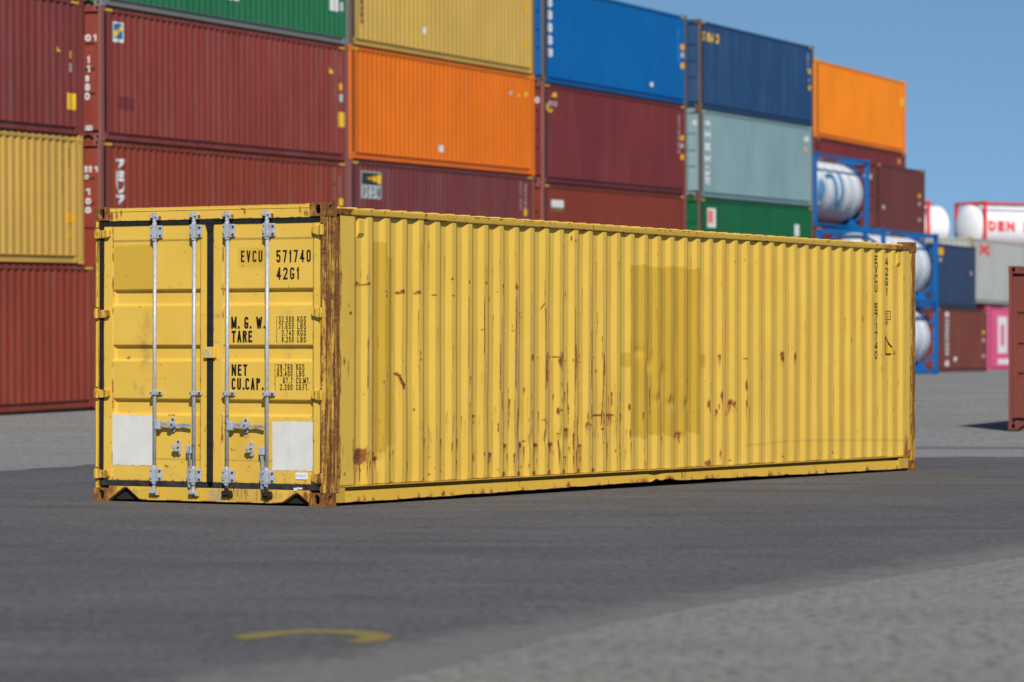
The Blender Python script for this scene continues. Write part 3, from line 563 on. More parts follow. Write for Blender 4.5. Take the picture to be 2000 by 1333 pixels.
for i in range(90):     # soft reddish bleeding low on the wall
    u = RNG.uniform(.5, 5.4); k0 = round((u - .477) / PITCH); u = .477 + k0 * PITCH + RNG.choice([.10, .16, .19, .23, .26]) + RNG.normal(0, .008); z = RNG.uniform(.3, 1.25); l = RNG.uniform(.1, .5)
    W.line(0, u, z, u + RNG.normal(0, .006), max(.19, z - l), RNG.uniform(.010, .022), RNG.uniform(.08, .24), .6)
for s in SIDE_WEAR:
    if s[0] == 'b' and s[1] == 0 and s[6] >= .62 and s[3] < 1.3:
        for q in range(3): 
            u = s[2] + RNG.uniform(-1, 1) * s[4]; W.line(0, u, s[3], u + RNG.normal(0, .004), s[3] - RNG.uniform(.03, .16), RNG.uniform(.008, .014), s[6] * RNG.uniform(.45, .8), .75)
        W.blob(0, s[2], s[3] - .04, s[4] * 1.8, s[5] + .05, .22)
lowline = np.exp(-((W.Z - .168) / .010) ** 2) * (.50 + .25 * np.sin(W.U * 3.1) * np.sin(W.U * 7.7)); W._m(0, lowline)
# loose random specks, chips and fine runs
for i in range(170):
    u = RNG.uniform(.3, 12); z = .18 + 2.2 * RNG.random() ** 1.7; k = RNG.uniform(.2, .5); r = RNG.uniform(.005, .010)
    W.blob(0, u, z, r, r * RNG.uniform(.8, 2.2), k)
for i in range(60):     # rust runs gathered on the lower middle of the wall
    u = RNG.normal(4.1, 1.0); k0 = round((u - .477) / PITCH); u = .477 + k0 * PITCH + RNG.choice([.10, .145, .206, .22, .26, .275]) + RNG.normal(0, .006); z = RNG.uniform(.25, 1.05); l = RNG.uniform(.04, .30)
    W.line(0, u, z, u + RNG.normal(0, .006), z - l, RNG.uniform(.009, .017), RNG.uniform(.25, .55), .7)
for i in range(14):
    u = RNG.normal(4.0, 1.1); k0 = round((u - .477) / PITCH); u = .477 + k0 * PITCH + RNG.choice([.20, .24, .27]); z = RNG.uniform(.2, 1.3)
    W.blob(0, u, z, RNG.uniform(.008, .02), RNG.uniform(.008, .03), RNG.uniform(.3, .6))
for i in range(130):
    k0 = RNG.integers(0, n_); u = .477 + k0 * PITCH + RNG.choice([.138, .206, .2792, .245]) + RNG.normal(0, .004); z = RNG.uniform(.5, 2.35); l = RNG.uniform(.04, .5)
    W.line(0, u, z, u + RNG.normal(0, .004), z - l, .009, RNG.uniform(.2, .42), .7)
for i in range(60):
    k0 = RNG.integers(0, n_); u = .477 + k0 * PITCH + .243; z = RNG.uniform(.4, 2.2); l = RNG.uniform(.1, .8)
    W.line(2, u, z, u, z - l, .020, RNG.uniform(.14, .26))
for i in range(46):
    k0 = RNG.integers(0, n_); W.line(3, .477 + k0 * PITCH + RNG.choice([.10, .17, .24]), RNG.uniform(.9, 2.3), .477 + k0 * PITCH + .1 + RNG.uniform(0, .14), .2, .03, RNG.uniform(.08, .2))
edge = (np.abs(np.mod(W.U - .477, PITCH) - .003) < .006) & (W.U > .45) & (W.U < L0 - .25)  # shade of the turned-away webs, painted as a dark line at each fold
W._m(3, edge * .55)
DENT = [(5.62, 1.33, .10, .05, .014), (5.86, 1.20, .06, .07, .020), (6.12, 1.22, .06, .08, -.014), (6.02, .86, .07, .05, .016), (6.30, .82, .08, .05, .018), (6.62, .80, .07, .06, .016), (5.80, 1.0, .05, .3, .010), (6.1, 1.0, .05, .3, .012),
        (6.4, 1.3, .06, .2, .008), (.57, .38, .08, .08, .018), (.87, .36, .07, .06, .016), (3.50, .50, .05, .06, .012), (3.78, .50, .05, .06, .014), (4.05, .50, .05, .06, .014), (3.3, .6, .07, .12, .010), (4.4, .55, .08, .14, .012), (4.9, .7, .08, .2, .010), (5.2, .6, .08, .2, .010), (2.6, .75, .2, .3, .005), (8.2, .7, .09, .2, .010), (8.5, .6, .1, .2, .008), (7.6, .7, .1, .2, .008), (1.3, 1.2, .2, .3, .005), (9.8, 1.0, .3, .4, .004), (4.0, 1.5, .3, .5, .004)]
def sidepos(U, Z):
    d = YP + corr(U, L0)
    for u, z, ru, rz, k in DENT: d = d + k * np.exp(-((U - u) / ru) ** 2 - ((Z - z) / rz) ** 2)
    d = d + .0016 * np.sin(U * 2.1 + 1) * np.sin(Z * 2.7) + .0012 * np.sin(U * 5.3) * np.sin(Z * 6.1 + U)
    return U, d, Z
grid('side_wall', us, zs, sidepos, M['yellow'], yc, W.W, W.D)
side_mb(L0, H0, True).build('side_wall', M['yellow'], yc)
# --- rails
ur = lin(.178, L0 - .178, step=.02); sec = [(.075, .1675), (.008, .1675), (.008, .158), (.115, .157), (.115, .125), (.034, .124), (.034, .030), (.014, .029), (.014, .024), (.09, .024)]
bump = lambda u: .030 * np.exp(-((u - 5.98) / .07) ** 2) + .022 * np.exp(-((u - 6.25) / .12) ** 2) + .006 * np.exp(-((u - 1.7) / .05) ** 2) + .008 * np.exp(-((u - 8.9) / .06) ** 2) + .004 * np.sin(u * 3.3) ** 8 + .022 * np.exp(-((u - 5.8) / 3.0) ** 2)
ti = np.arange(len(sec)); SY = np.array([p[0] for p in sec]); SZ = np.array([p[1] for p in sec])
def railpos(U, T):
    T = T.astype(int); low = (T >= 6) * 1.0
    return U, SY[T] + np.where((T >= 5) & (T <= 7), .012 * np.exp(-((U - 6.0) / .12) ** 2) - .006 * np.exp(-((U - 5.7) / .1) ** 2), 0), SZ[T] + low * bump(U)
Wr = Wear(ur, ti); Wr.Z = SZ[ti][None, :] + 0 * Wr.U; Wr.W[..., 0] = np.where(ti[None, :] >= 7, .55, 0) * (np.sin(Wr.U * 13) * np.sin(Wr.U * 5.1) > -.1)
for u, k in [(3.32, .55), (6.55, .6), (6.95, .5), (6.62, .5), (7.0, .45), (.3, .3)]: Wr.line(0, u, .16, u + .012, .05, .012, k, .4)
for i in range(40): Wr.blob(0, RNG.uniform(.4, 11.9), .035, RNG.uniform(.02, .06), .012, RNG.uniform(.3, .6))
Wr.rect(0, 5.4, 6.4, .03, .06, .40, .02, .01, 3)
grid('bottom_rail', ur, ti.astype(float), railpos, M['rail_yellow'], yc, Wr.W, Wr.W[..., 0] * 0 + .10)
MB().box(.179, .33, .010, .039, .031, .156).build('rail_gusset', M['rail_yellow'], yc); MB().box(L0 - .42, L0 - .179, .016, .039, .031, .150).build('rail_gusset', M['rail_yellow'], yc)
rail_bottom_mb(L0, True).build('bottom_rail', M['rail_yellow'], yc)
ut = lin(.178, L0 - .178, step=.03); zt = [0, 1, 2, 3, 4, 5.]; ts = [(.066, 2.4885), (.006, 2.4885), (.006, 2.505), (.006, 2.53), (.006, 2.547), (.066, 2.549)]
TY = np.array([p[0] for p in ts]); TZ = np.array([p[1] for p in ts])
Wt = Wear(ut, zt); Wt.Z = TZ[None, :] + 0 * Wt.U
for i in range(120): Wt.blob(0, RNG.uniform(.2, 12), 2.4885 + RNG.choice([0, .058]), RNG.uniform(.01, .05), .012, RNG.uniform(.35, .7))
for i in range(34):
    u = RNG.uniform(.2, 12); Wt.line(0, u, 2.55, u, 2.50, .012, RNG.uniform(.25, .5), .5)
Wt.rect(0, .17, .40, 2.4, 2.6, .42, .05, .05, 1); Wt.rect(0, 11.3, 12.2, 2.4, 2.6, .40, .25, .05, 2)
grid('top_rail', ut, zt, lambda U, T: (U, TY[T.astype(int)] + .0015 * np.sin(U * 9), TZ[T.astype(int)] + .003 * np.sin(U * 1.7)), M['rail_yellow'], yc, Wt.W, Wt.W[..., 0] * 0 + .08)
MB().box(.178, L0 - .178, W0 - .066, W0 - .006, H0 - .1025, H0 - .044).build('top_rail', M['rail_yellow'], yc)
roof_mb(L0, H0).build('roof', M['yellow'], yc)
MB().box(.10, L0 - .06, .13, W0 - .05, .050, .1655).build('floor', M['wood'], yc)
MB().box(L0 - .05, L0 - .04, .05, W0 - .05, .12, H0 - .05).build('end_wall', M['yellow'], yc)
# --- door header and sill
uh = lin(.163, W0 - .163, step=.025); zh = lin(2.4665, 2.5845, step=.012)
Wh = Wear(uh, zh)
for y, z, ru, rz, k in [(.86, 2.553, .008, .006, .7), (.84, 2.52, .010, .03, .6), (1.56, 2.555, .010, .006, .7), (1.45, 2.53, .008, .006, .5), (2.2, 2.52, .012, .05, .5), (2.15, 2.53, .008, .04, .4), (2.26, 2.50, .02, .05, .6), (.20, 2.50, .02, .04, .5), (.26, 2.53, .01, .04, .4)]: Wh.blob(0, y, z, ru, rz, k)
for i in range(26): Wh.blob(0, RNG.uniform(.2, 2.2), 2.468, RNG.uniform(.01, .03), .007, RNG.uniform(.4, .7))
Wh.line(0, .2, 2.584, 2.27, 2.584, .006, .45)
grid('door_header', uh, zh, lambda U, Z: (.006 + 0 * U, U, Z - .004 * (U / W0) * (Z > 2.58)), M['yellow'], yc, Wh.W, Wh.D)
MB().box(.0075, .09, .163, W0 - .163, 2.4668, 2.58).build('header_beam', M['yellow'], yc)
sill_mb(.0065, .085).build('sill_beam', M['rail_yellow'], yc)
path = [(.163, .034), (.175, .040), (.268, .106), (.292, .112), (.312, .106), (.44, .028), (.52, .022), (1.90, .022), (1.945, .028), (2.075, .122), (2.098, .128), (2.12, .122), (2.262, .030), (2.275, .022)]
py = [p[0] for p in path]; pz = [p[1] for p in path]
uq = lin(*py, step=.012); tq = np.linspace(0, 1, 12); Ws = Wear(uq, tq); lo = np.interp(Ws.U, py, pz); Ws.Z = lo + (.138 - lo) * Ws.Z
Ws.rect(2, 1.05, 1.20, .0, .14, .46, .03, .02, 2); Ws.rect(3, .17, 1.02, 0, .14, .55, .05, .05, 3); Ws.rect(3, 1.95, 2.27, 0, .14, .6, .02, .04, 4); Ws.rect(1, 1.2, 1.93, 0, .14, .5, .02, .02, 5)
for y, z0, z1, k in [(.94, .135, .10, .6), (.90, .13, .07, .6), (.86, .135, .04, .6), (.82, .13, .05, .6), (.80, .12, .04, .5), (.70, .13, .03, .5), (.66, .13, .08, .4), (.5, .13, .05, .4), (2.2, .13, .06, .4), (2.0, .12, .05, .4), (.95, .09, .03, .4)]: Ws.line(0, y, z0, y, z1, .007, k, .4)
dl = Ws.Z - lo; Ws._m(0, np.exp(-(dl / .008) ** 2) * np.where((Ws.U < .46) | (Ws.U > 1.93) | (np.sin(Ws.U * 17) > .2), .62, .1)); Ws.blob(0, 2.25, .1, .05, .06, .5); Ws.blob(0, .2, .08, .03, .06, .6)
for y in (.6, .99, 1.35, 1.77): Ws.blob(0, y, .09, .05, .05, .40)
def sillpos(U, T):
    lo = np.interp(U, py, pz); return .004 + 0 * U, U, lo + (.138 - lo) * T
grid('door_sill', uq, tq, sillpos, M['yellow'], yc, Ws.W, Ws.D)
MB().box(.05, .06, .163, W0 - .163, .0235, .139).build('sill_shade_plate', M['dark'], yc)  # added dark plate, its colour stands for the shade inside the notches
# --- doors
RIBS = door_ribs(0, 0); DZ0, DZ1 = .190, 2.424
def fnD(x=.0275): return lambda y, z: (x, y, z)
for side, (y0, y1, pa, pb) in enumerate([(1.236, 2.349, 1.312, 2.254), (.054, 1.173, .140, 1.074)]):
    yy = sorted(set(lin(y0, pa - .001, pa, pa + .018, pb - .018, pb, pb + .001, y1, step=.0125))); zb = [DZ0, .379, .383]
    for a, b in RIBS[::-1]: zb += [a, a + .009, b - .016, b]
    zb += [2.288, 2.292, DZ1]; zz = sorted(set(lin(*zb, step=.0125)))
    W = Wear(yy, zz); run_wear(W, [s if s[1] != 3 else s[:6] + (min(1, s[6] * 1.5),) for s in DOOR_WEAR])
    if side == 0: W.rect(1, 1.80, 2.25, 1.863, 2.252, .8, .010, .006, 1)
    else: W.rect(1, .62, .925, 2.045, 2.214, .5, .02, .008, 2); W.rect(1, .50, .93, .19, .72, .12, .05, .02, 5)
    for z in (2.29, .381): W._m(3, ((np.abs(W.Z - z) < .004) & (W.U > pa) & (W.U < pb)) * .75)
    for y in (pa, pb): W._m(3, (np.abs(W.U - y) < .003) * .40)
    for i in range(70): W.blob(0, RNG.uniform(y0, y1), DZ0 + 2.2 * RNG.random() ** 1.6, RNG.uniform(.004, .009), RNG.uniform(.004, .010), RNG.uniform(.3, .6))
    for i in range(40):
        y = RNG.choice([y0 + .004, y1 - .004, pa, pb]); W.blob(0, y, RNG.uniform(DZ0, DZ1), .006, RNG.uniform(.01, .07), RNG.uniform(.3, .55))
    for i in range(16): W.blob(0, RNG.uniform(y0, y1), DZ0 + .004, RNG.uniform(.01, .05), .008, RNG.uniform(.3, .55))
    W._m(3, np.clip((.45 - W.Z) / .4, 0, 1) * .16)
    def dpos(U, Z, pa=pa, pb=pb, y0=y0):
        fr = np.where((U < pa) | (U > pb), -.005, 0) + np.where((Z > 2.29) & (U >= pa) & (U <= pb), -.003, 0)
        inside = (U >= pa) & (U <= pb)
        return .030 + fr + inside * door_depth(U, Z, pa, pb, RIBS) + .0012 * np.sin(U * 7 + 1) * np.sin(Z * 5), U, Z
    dr = grid('door', yy, zz, dpos, M['yellow'], yc, W.W, W.D)
    dr['label'] = 'yellow cargo door with four locking rods' if False else ('left cargo door with a repainted square' if side == 0 else 'right cargo door with black lettering')
    MB().box(.066, .07, y0, y1, DZ0, DZ1).build('door_back', M['dark'], dr)
    # gaskets of this leaf
    g = MB(); g.box(.014, .05, y0 - .002 if side == 0 else .057, 2.394 if side == 0 else y1, 2.4255, 2.4655); g.build('gasket', M['rubber'], dr, .004)
    g = MB(); g.box(.014, .05, y0 - .002 if side == 0 else .057, 2.394 if side == 0 else y1, .1395, .1885); g.build('gasket', M['rubber_worn'], dr, .004)
    if side == 0: MB().box(.014, .05, 2.3495, 2.395, .189, 2.425).build('gasket', M['rubber'], dr, .004)
    else:
        g = MB(); g.box(.012, .05, 1.1735, 1.2345, .189, 2.425); g.build('gasket', M['rubber'], dr, .004)
        g = MB(); g.prism([(1.155, 2.458), (1.175, 2.36), (1.225, 2.36), (1.25, 2.43), (1.246, 2.47), (1.10, 2.474), (1.07, 2.46)], lambda a, b, t: (t, a, b), .006, .016); g.build('gasket_corner', M['rubber'], dr)
        MB().box(.03, .06, .046, .0535, .19, 2.42).build('gasket', M['rubber'], dr)
    sh = 0 if side == 0 else -.77
    # locking rods
    for bi, by in enumerate(((1.772, 1.352) if side == 0 else (1.002, .587))):
        bx = -.020
        rod = MB().tube((bx, by, .125), (bx, by, 2.475), .0165, n=20).build('locking_rod', M['galv'], dr, smooth=False)
        rod.location.x = .008; rod.data.polygons.foreach_set('use_smooth', [True] * len(rod.data.polygons))
        for z0, z1, nb in ((2.304, 2.422, 2), (.940, .977, 1), (.184, .303, 2)):
            k = MB(); k.box(bx - .024, .022, by - .026, by + .030, z0, z1); k.box(.006, .0235, by - .064, by - .025, z0 + (.006 if nb == 2 else 0), z1 - .002)
            if nb == 2: k.tube((bx, by, z1 - .002), (bx, by, z1 + .022), .0215, .019); k.tube((bx, by, z0 + .002), (bx, by, z0 - .02), .0215, .020)
            k.build('rod_bracket', M['galv'], dr, .005)
            for q in range(nb):
                zc = (z0 + z1) / 2 + (0 if nb == 1 else (.033 if q else -.033))
                MB().tube((-.004, by - .046, zc), (.007, by - .046, zc), .0105, .009, n=8).build('bolt', M['bolt'], dr); MB().tube((bx - .0285, by + .016, zc), (bx - .022, by + .016, zc), .006, n=6).build('bolt', M['bolt'], dr)
        for top in (1, 0):
            zc = 2.496 if top else .098; sg = 1 if top else -1; dirty = (not top) and side == 1
            c = MB(); c.tube((bx, by, zc - sg * .05), (bx, by, zc + sg * .012), .017, .015)
            c.box(bx - .022, .004, by - .030, by + .012, zc + sg * .004 - .009, zc + sg * .004 + .009); c.box(bx - .026, -.01, by + .012, by + .036, zc - .012, zc + .018)
            c.box(bx - .012, .004, by - .040, by - .024, zc - .030, zc + .012); c.box(bx - .02, .0, by - .010, by + .010, zc - .02, zc + .03 * sg + .008)
            c.build('rod_cam', M['grime'] if dirty else M['galv'], dr, .004)
            kp = MB(); kp.box(-.024, .0055, by + .020, by + .046, zc - .022, zc + .022); kp.box(-.016, .0055, by - .052, by - .036, zc - .034, zc + .008); kp.box(-.008, .0055, by - .045, by + .045, zc - .012 - .02 * sg, zc + .004 - .02 * sg)
            if dirty:
                for q in range(9):
                    a, b_, c_ = RNG.uniform(-.035, .035), RNG.uniform(-.03, .03), RNG.uniform(.010, .022); kp.lathe([(-c_, 0), (-c_ * .5, c_ * .8), (c_ * .4, c_ * .9), (c_, 0)], (-.018, by + a, zc - .012 + b_), (0, 0, 1), 7)
            kp.build('cam_keeper', M['grime'] if dirty else (M['casting'] if top else M['rail_yellow']), dr, .003)
    # handles
    hb = 1.772 + sh; v2 = 1.352 if side == 0 else .587
    h = MB(); h.box(-.052, -.006, hb - .070, hb - .012, .640, .722); h.build('handle_hub', M['galv'], dr, .008).location.x = .014
    lev = MB(); ya = hb - .062; ze = (.002, -.004)[side]
    seg = [(0, .683, .017, -.040), (.07, .684, .017, -.042), (.13, .679, .013, -.040), (.19, .676, .012, -.034), (.235, .679, .016, -.032), (.33, .677 + ze, .014, -.044)]
    for (a0, z0, w0, x0), (a1, z1, w1, x1) in zip(seg[:-1], seg[1:]):
        p = [(x0 - .006, ya - a0, z0 - w0), (x0 - .006, ya - a0, z0 + w0), (x0 + .006, ya - a0, z0 + w0), (x0 + .006, ya - a0, z0 - w0), (x1 - .006, ya - a1, z1 - w1), (x1 - .006, ya - a1, z1 + w1), (x1 + .006, ya - a1, z1 + w1), (x1 + .006, ya - a1, z1 - w1)]
        lev.add(p, [(0, 1, 2, 3), (7, 6, 5, 4), (0, 4, 5, 1), (1, 5, 6, 2), (2, 6, 7, 3), (3, 7, 4, 0)])
    lev.build('handle', M['galv_dark'], dr, .002).location.x = .022
    def oval(mb, yc_, z0, z1, w, x0, x1):
        pts = [(yc_ + w * math.cos(R(a)), z1 - w + w * math.sin(R(a))) for a in range(0, 181, 20)] + [(yc_ + w * math.cos(R(a)), z0 + w + w * math.sin(R(a))) for a in range(180, 361, 20)]
        mb.prism(pts, lambda a, b, t: (t, a, b), x0, x1)
    cy = 1.588 + sh
    c = MB(); oval(c, cy, .618, .748, .024, .008, .0245); c.box(-.044, .008, cy - .014, cy + .016, .652, .664); c.box(-.050, .008, cy - .02, cy + .022, .690, .702); c.box(-.054, -.044, cy - .008, cy + .02, .665, .718); c.build('handle_catch', M['galv'], dr, .004)
    for zq in (.728, .636): MB().tube((.001, cy, zq), (.009, cy, zq), .010, .009, n=8).build('bolt', M['bolt'], dr)
    cy = 1.530 + sh
    c = MB(); oval(c, cy, .416, .552, .020, .008, .0245); c.box(-.030, .008, cy - .008, cy + .016, .452, .468); c.box(-.036, .008, cy - .012, cy + .014, .488, .500); c.box(-.042, -.028, cy + .004, cy + .038, .474, .506); c.box(-.034, -.02, cy + .012, cy + .026, .452, .52); c.build('handle_catch', M['galv'], dr, .004)
    for zq in (.536, .432): MB().tube((.001, cy, zq), (.009, cy, zq), .010, .009, n=8).build('bolt', M['bolt'] if side == 0 else M['galv'], dr)
    h = MB(); h.box(-.050, -.010, v2 + .014, v2 + .070, .432, .505); h.build('handle_hub', M['galv'], dr, .008).location.x = .014
    lev = MB(); yb = v2 + .048; seg = [(0, .470, .018), (-.004, .40, .014), (-.006, .34, .011), (.004, .28, .015), (.008, .23, .016), (-.001, .20, .014), (-.006, .14, .013)]
    for (a0, z0, w0), (a1, z1, w1) in zip(seg[:-1], seg[1:]):
        p = [(-.046, yb + a0 - w0, z0), (-.046, yb + a0 + w0, z0), (-.034, yb + a0 + w0, z0), (-.034, yb + a0 - w0, z0), (-.046, yb + a1 - w1, z1), (-.046, yb + a1 + w1, z1), (-.034, yb + a1 + w1, z1), (-.034, yb + a1 - w1, z1)]
        lev.add(p, [(0, 1, 2, 3), (7, 6, 5, 4), (0, 4, 5, 1), (1, 5, 6, 2), (2, 6, 7, 3), (3, 7, 4, 0)])
    lev.build('handle', M['galv_dark'], dr, .002).location.x = .022
    # hinges
    for zc in (2.357, 1.655, .952, .245):
        h = MB()
        if side == 0:
            h.prism([(2.275, zc - .022), (2.283, zc - .032), (2.345, zc - .040), (2.43, zc - .040), (2.434, zc - .03), (2.434, zc + .034), (2.42, zc + .036), (2.36, zc + .030), (2.29, zc + .032), (2.275, zc + .024)], lambda a, b, t: (t, a, b), -.012, .024)
            h.tube((-.006, 2.402, zc - .044), (-.006, 2.402, zc + .044), .022)
        else:
            h.prism([(.135, zc - .018), (.125, zc - .030), (.07, zc - .046), (.052, zc - .046), (.052, zc + .036), (.12, zc + .034), (.135, zc + .026)][::-1], lambda a, b, t: (t, a, b), -.010, .024)
            h.tube((-.006, .034, zc - .045), (-.006, .034, zc + .045), .020)
        h.build('hinge', M['post_left'] if side == 0 else M['rusty'] if zc < .3 else M['post_left'], dr, .005)
        MB().tube((-.006, 2.402 if side == 0 else .034, zc + .044), (-.006, 2.402 if side == 0 else .034, zc + .056), .012).build('hinge_pin', M['bolt'], dr)
    # white painted squares with brushed edges
    def ragged(y0, y1, z0, z1, seed, a=.006):
        r = random.Random(seed); P = []; n = 14
        for i in range(n): P.append((y0 + (y1 - y0) * i / n, z0 + r.uniform(-a, a) * (1.6 if i % 5 else .4)))
        for i in range(n): P.append((y1 + r.uniform(-a, a) * .45, z0 + (z1 - z0) * i / n))
        for i in range(n): P.append((y1 - (y1 - y0) * i / n, z1 + r.uniform(-a, a) * .8))
        for i in range(n): P.append((y0 + r.uniform(-a, a) * .5, z1 - (z1 - z0) * i / n))
        return P
    c = MB(); Pl = ragged(*((1.800, 2.257, .322, .763, 3) if side == 0 else (.140, .556, .305, .724, 9))); patch(c, Pl, fnD(.0268)); c.build('white_paint_square', M['white_patch'], dr)
    if side == 1:
        F = fnD(.0272)
        def words(items):
            t = MB()
            for a in items: text(t, *a[:6], F, a[6])
            t.build('lettering', M['black_paint'], dr)
        words([('EVCU', .888, .664, 2.091, 2.190, .0150, .5)]); words([('571740', .520, .166, 2.085, 2.190, .0155, .52)]); words([('42G1', .517, .285, 1.938, 2.041, .0155, .5)])
        words([('M. G. W.', .988, .640, 1.519, 1.621, .0175, .3)]); words([('TARE', .984, .768, 1.400, 1.500, .0175, .3)])
        words([('NET', .983, .818, 1.112, 1.211, .0175, .35)]); words([('CU.CAP.', .983, .655, .991, 1.092, .0175, .38)])
        for s, a, b, u, ua, ub, z0, z1 in [('32.500', .494, .338, 'KGS', .302, .213, 1.571, 1.623), ('71.650', .494, .338, 'LBS', .302, .213, 1.514, 1.566), ('3.740', .463, .338, 'KGS', .302, .213, 1.456, 1.507), ('8.250', .463, .338, 'LBS', .302, .213, 1.400, 1.449),
                                            ('28.760', .508, .350, 'KGS', .312, .228, 1.163, 1.215), ('63.400', .508, .350, 'LBS', .312, .228, 1.108, 1.158), ('67.7', .448, .350, 'CU.MT.', .312, .170, 1.049, 1.099), ('2.390', .478, .350, 'CU.FT.', .312, .185, .992, 1.042)]:
            words([(s, a, b, z0, z1, .0072, .5), (u, ua, ub, z0, z1, .0072, .4)])
        for y, z0, z1 in [(.524, 1.514, 1.624), (.524, 1.400, 1.507), (.538, 1.106, 1.216), (.538, .990, 1.100)]: words([('{', y, y - .018, z0, z1, .004, .4)])
        st = MB().box(.0225, .0268, .194, .314, .231, .287).build('maker_sticker', M['sticker'], dr)
        t = MB(); text(t, 'CIMC', .305, .204, .249, .272, .0046, fnD(.0222), .28)
        for y in (.25, .237, .226, .213): t.box(.0221, .0224, y, y + .006, .238, .241)
        t.build('sticker_lettering', M['sticker_blue'], dr)
        k = MB(); k.box(-.010, .0235, 1.135, 1.256, 1.264, 1.360); k.build('lock_plate', M['yellow'], dr, .006)
        k = MB(); k.box(-.0125, -.0098, 1.19, 1.232, 1.29, 1.335); k.build('seal_tag', M['galv'], dr, .002)
        w = MB(); w.box(-.004, .013, .285, .315, .132, .158); w.box(-.002, .013, .235, .283, .146, .162); w.build('gasket_scrap', M['white_patch'], dr)
# wire twisted on rods
wr = MB()
pts = [(-.04, 1.025, .77), (-.042, 1.035, .72), (-.036, 1.03, .66), (-.03, 1.045, .60), (-.02, 1.06, .56)]
for a, b in zip(pts[:-1], pts[1:]): wr.tube(a, b, .0022, n=5)
pts = [(-.045, 1.372, .50), (-.05, 1.385, .43), (-.048, 1.375, .36), (-.05, 1.392, .33)]
for a, b in zip(pts[:-1], pts[1:]): wr.tube(a, b, .0022, n=5)
for by, z in ((1.002, .765), (1.002, .70), (1.352, .505)): wr.lathe([(-.002, .0168), (0, .019), (.002, .0168)], (-.020, by, z), (0, 0, 1), 14)
wr.build('seal_wire', M['bolt'], yc)
# --- side lettering, vents, warning triangle
t = MB(); SF = sidefn(.0025)
stack(t, 'EVCU 571740', 11.155, 11.229, 2.420, .1063, .094, .016, SF)
stack(t, '42G1', 11.434, 11.508, 2.402, .112, .090, .016, SF)
for a, b, c, d in [(11.434, 11.545, 1.805, 1.797), (11.434, 11.545, 1.712, 1.704), (11.434, 11.442, 1.805, 1.704), (11.537, 11.545, 1.805, 1.704)]: gridpatch(t, a, b, d, c, SF)
text(t, 'C', 11.47, 11.515, 1.73, 1.78, .009, SF); text(t, '81', 11.44, 11.505, 1.647, 1.697, .009, SF)
t.build('lettering', M['black_paint'], yc)
def tri(mb, a0, a1, z0, z1, off, n=10):
    f = sidefn(off)
    for j in range(n):
        za, zb = z0 + (z1 - z0) * j / n, z0 + (z1 - z0) * (j + 1) / n; ea = a0 + (a1 - a0) * (1 - j / n); eb = a0 + (a1 - a0) * (1 - (j + 1) / n)
        for i in range(4):
            q = lambda e, k: a0 + (e - a0) * k / 4
            mb.add([f(q(ea, i), za), f(q(ea, i + 1), za), f(q(eb, i + 1), zb), f(q(eb, i), zb)], [(0, 1, 2, 3)])
c = MB(); tri(c, 11.434, 11.655, 1.310, 1.540, .002); c.build('triangle_border', M['black_paint'], yc)
c = MB(); tri(c, 11.443, 11.612, 1.328, 1.490, .0045); c.build('warning_triangle', M['amber'], yc)
for u in (.545, 11.715):
    v = MB(); fv = lambda a, b, t: (t, a, b)
    v.prism([(.052, 2.285), (.0535, 2.47), (.030, 2.475), (.012, 2.46), (.012, 2.345), (.040, 2.300)], fv, u, u + .085)
    for q in range(3): v.box(u + .012 + q * .022, u + .018 + q * .022, .024, .032, 2.470, 2.478)
    v.build('vent', M['yellow'], yc, .003)
# ============================================================ BACKGROUND CONTAINERS
def paint(name, base, streak=.30, rust=.16, dirt=(.10, .08, .06), rough=.5):
    m, t, b = newmat(name); N = NT(t)
    oi = N.n('ShaderNodeObjectInfo'); c0 = N.n('ShaderNodeTexCoord'); off = N.n('ShaderNodeVectorMath', operation='SCALE'); off.inputs[0].default_value = (37, 19, 11); N.link(oi.outputs['Random'], off.inputs['Scale'])
    add = N.n('ShaderNodeVectorMath', operation='ADD'); N.link(c0.outputs['Object'], add.inputs[0]); N.link(off.outputs[0], add.inputs[1])
    def mp(s):
        x = N.n('ShaderNodeMapping'); x.inputs['Scale'].default_value = s; N.link(add.outputs[0], x.inputs[0]); return x.outputs[0]
    n1 = N.noise(mp((1.1, 1.1, .16)), 1.6, 5, .65); n2 = N.noise(mp((1, 1, .8)), .5, 3); n3 = N.noise(mp((2.2, 2.2, .25)), 3.0, 6, .75)
    c = N.mix(N.ramp(n2, .3, .7), tuple(x * .93 for x in base), tuple(min(1, x * 1.07) for x in base))
    c = N.mix(N.ramp(n1, .45, .75, 0, streak), c, tuple(min(1, x * .6 + .12) for x in base)); c = N.mix(N.ramp(n1, .5, .25, 0, streak * .8), c, tuple(x * .62 for x in base))
    c = N.mix(N.ramp(n3, .60, .74, 0, rust * 3), c, dirt)
    N.link(c, b.inputs['Base Color']); b.inputs['Roughness'].default_value = rough; b.inputs['Specular IOR Level'].default_value = .14
    return m
